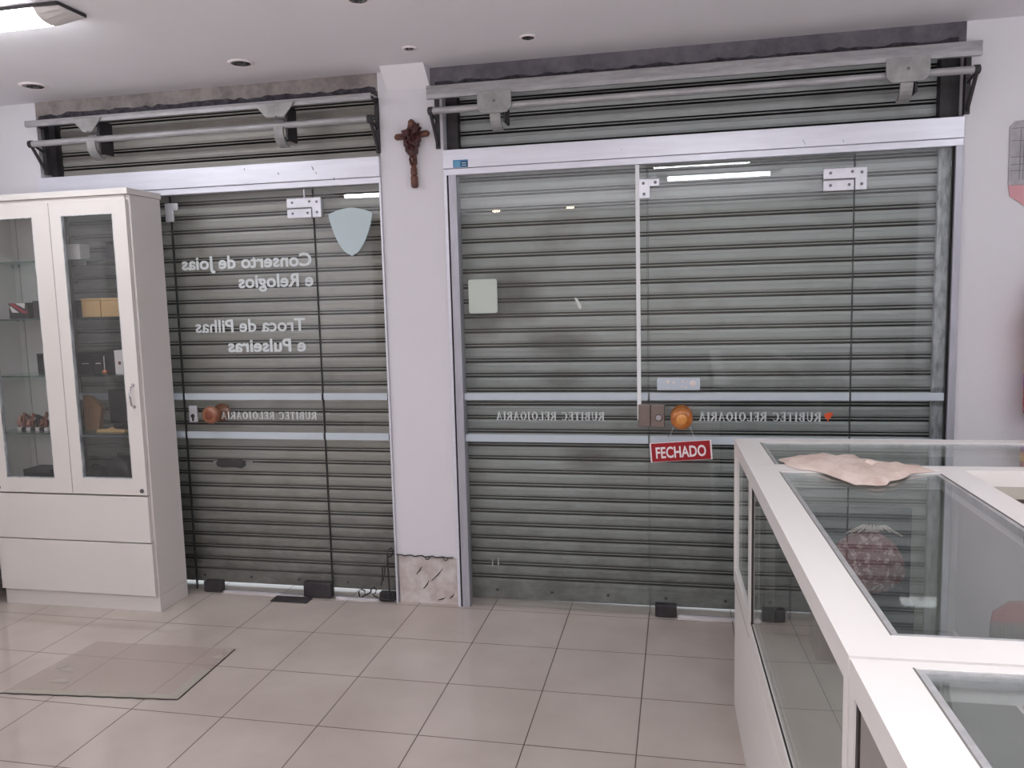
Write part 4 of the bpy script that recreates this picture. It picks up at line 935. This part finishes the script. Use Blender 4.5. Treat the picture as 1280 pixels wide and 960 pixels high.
# ------------------------------------------------------------------ lamps
def tube_lamp(label, x0, x1, y, n_group='linear ceiling lamps', h=.072, dm='tube_light'):
    o = ((x0+x1)/2, y, ZC); t = thing('ceiling_lamp', label, 'ceiling lamp', o, n_group)
    MB(o).box(x0, x1, y-h, y+h, ZC-.014, ZC-.001).build('housing', 'lamp_dark', t, .002)
    prof = [(-h, ZC-.015), (-h*.8, ZC-.032), (-h*.45, ZC-.045), (0, ZC-.05), (h*.45, ZC-.045), (h*.8, ZC-.032), (h, ZC-.015)]
    MB(o).prism([(y+a, z) for a, z in prof], x0+.10, x1-.10, 'x').build('diffuser', dm, t)
    for s, xa, xb in ((1, x1-.099, x1), (-1, x0, x0+.099)):
        m = MB(o); k = xb if s > 0 else xa; kk = xa if s > 0 else xb
        A = [(kk, y+a*1.03, z-.002 if z < ZC-.02 else z) for a, z in prof]
        B = [(k, y+a*.93, ZC-.015-(ZC-.015-z)*.28) for a, z in prof]
        va = [m._v(p_) for p_ in A]; vb = [m._v(p_) for p_ in B]
        m.bm.faces.new(va); m.bm.faces.new(vb[::-1])
        for i in range(len(va)): m.bm.faces.new((va[i], va[(i+1) % len(va)], vb[(i+1) % len(va)], vb[i]))
        m.build('end_cap', 'lamp_housing', t)
    return t
tube_lamp('lit linear ceiling lamp at the top left corner of the picture', -3.42, -2.12, -1.10)
tube_lamp('lit linear ceiling lamp mirrored in the right glass door', -.20, .90, -3.92, 'lamps overhead seen only as reflections', .034, 'bare_tube')
tube_lamp('lit bare tube mirrored just under the transom of the right glass front', -.30, .66, -3.12, 'lamps overhead seen only as reflections', .030, 'bare_tube')
tube_lamp('lit linear ceiling lamp mirrored in the left glass door', -3.36, -2.1, -3.92, 'lamps overhead seen only as reflections', .034, 'bare_tube')
tube_lamp('added linear ceiling lamp over the counter, unseen outside the frame', 1.35, 2.6, -1.9, 'lamps overhead seen only as reflections')  # extra unseen lamp, added for more light on the front wall

def downlight(label, x, y, r):
    o = (x, y, ZC); t = thing('downlight', label, 'downlight', o, 'unlit recessed downlights')
    MB(o).lathe((x, y, ZC-.0005), (0, 0, -1), [(0, r), (.003, r), (.006, r*.93), (.006, r*.78), (.0015, r*.74)], 32).build('trim_ring', 'sign_white', t)
    MB(o).lathe((x, y, ZC-.0021), (0, 0, -1), [(0, r*.735), (.0035, r*.70), (.002, r*.4), (.001, .001)], 24).build('lamp_reflector', 'reflector', t)
    rnd = random.Random(int(x*100)); m = MB(o)
    for i in range(7):
        a = rnd.uniform(0, 6.28); q_ = rnd.uniform(.1, .55)*r; m.lathe((x+math.cos(a)*q_, y+math.sin(a)*q_, ZC-.004), (0, 0, -1), [(0, r*.12), (.004, r*.08)], 8)
    m.build('dark_facet', 'lamp_dark', t)
downlight('recessed downlight nearest the lit lamp at the far left of the ceiling', -3.035, -.28, .064)
downlight('large recessed downlight above the left doors', -1.908, -.33, .058)
downlight('small recessed downlight above the pillar', -1.125, -.314, .032)
downlight('small recessed downlight above the right glass front', -.609, -.315, .036)
downlight('recessed downlight cut by the top edge of the picture', -1.115, -.90, .045)

for lab, x in (('warm lit downlight mirrored as the left warm spot in the right glass', -2.20), ('warm lit downlight mirrored as the right warm spot in the right glass', -1.28)):
    t = thing('lit_downlight', lab, 'downlight', (x, -6.05, ZC), 'lit downlights mirrored in the glass')
    MB(t.location).lathe((x, -6.05, ZC-.0005), (0, 0, -1), [(0, .07), (.004, .07), (.006, .06)], 24).build('trim_ring', 'sign_white', t)
    MB(t.location).lathe((x, -6.05, ZC-.0068), (0, 0, -1), [(0, .050), (.016, .046), (.02, .02)], 20).build('bulb', 'warm_bulb', t)
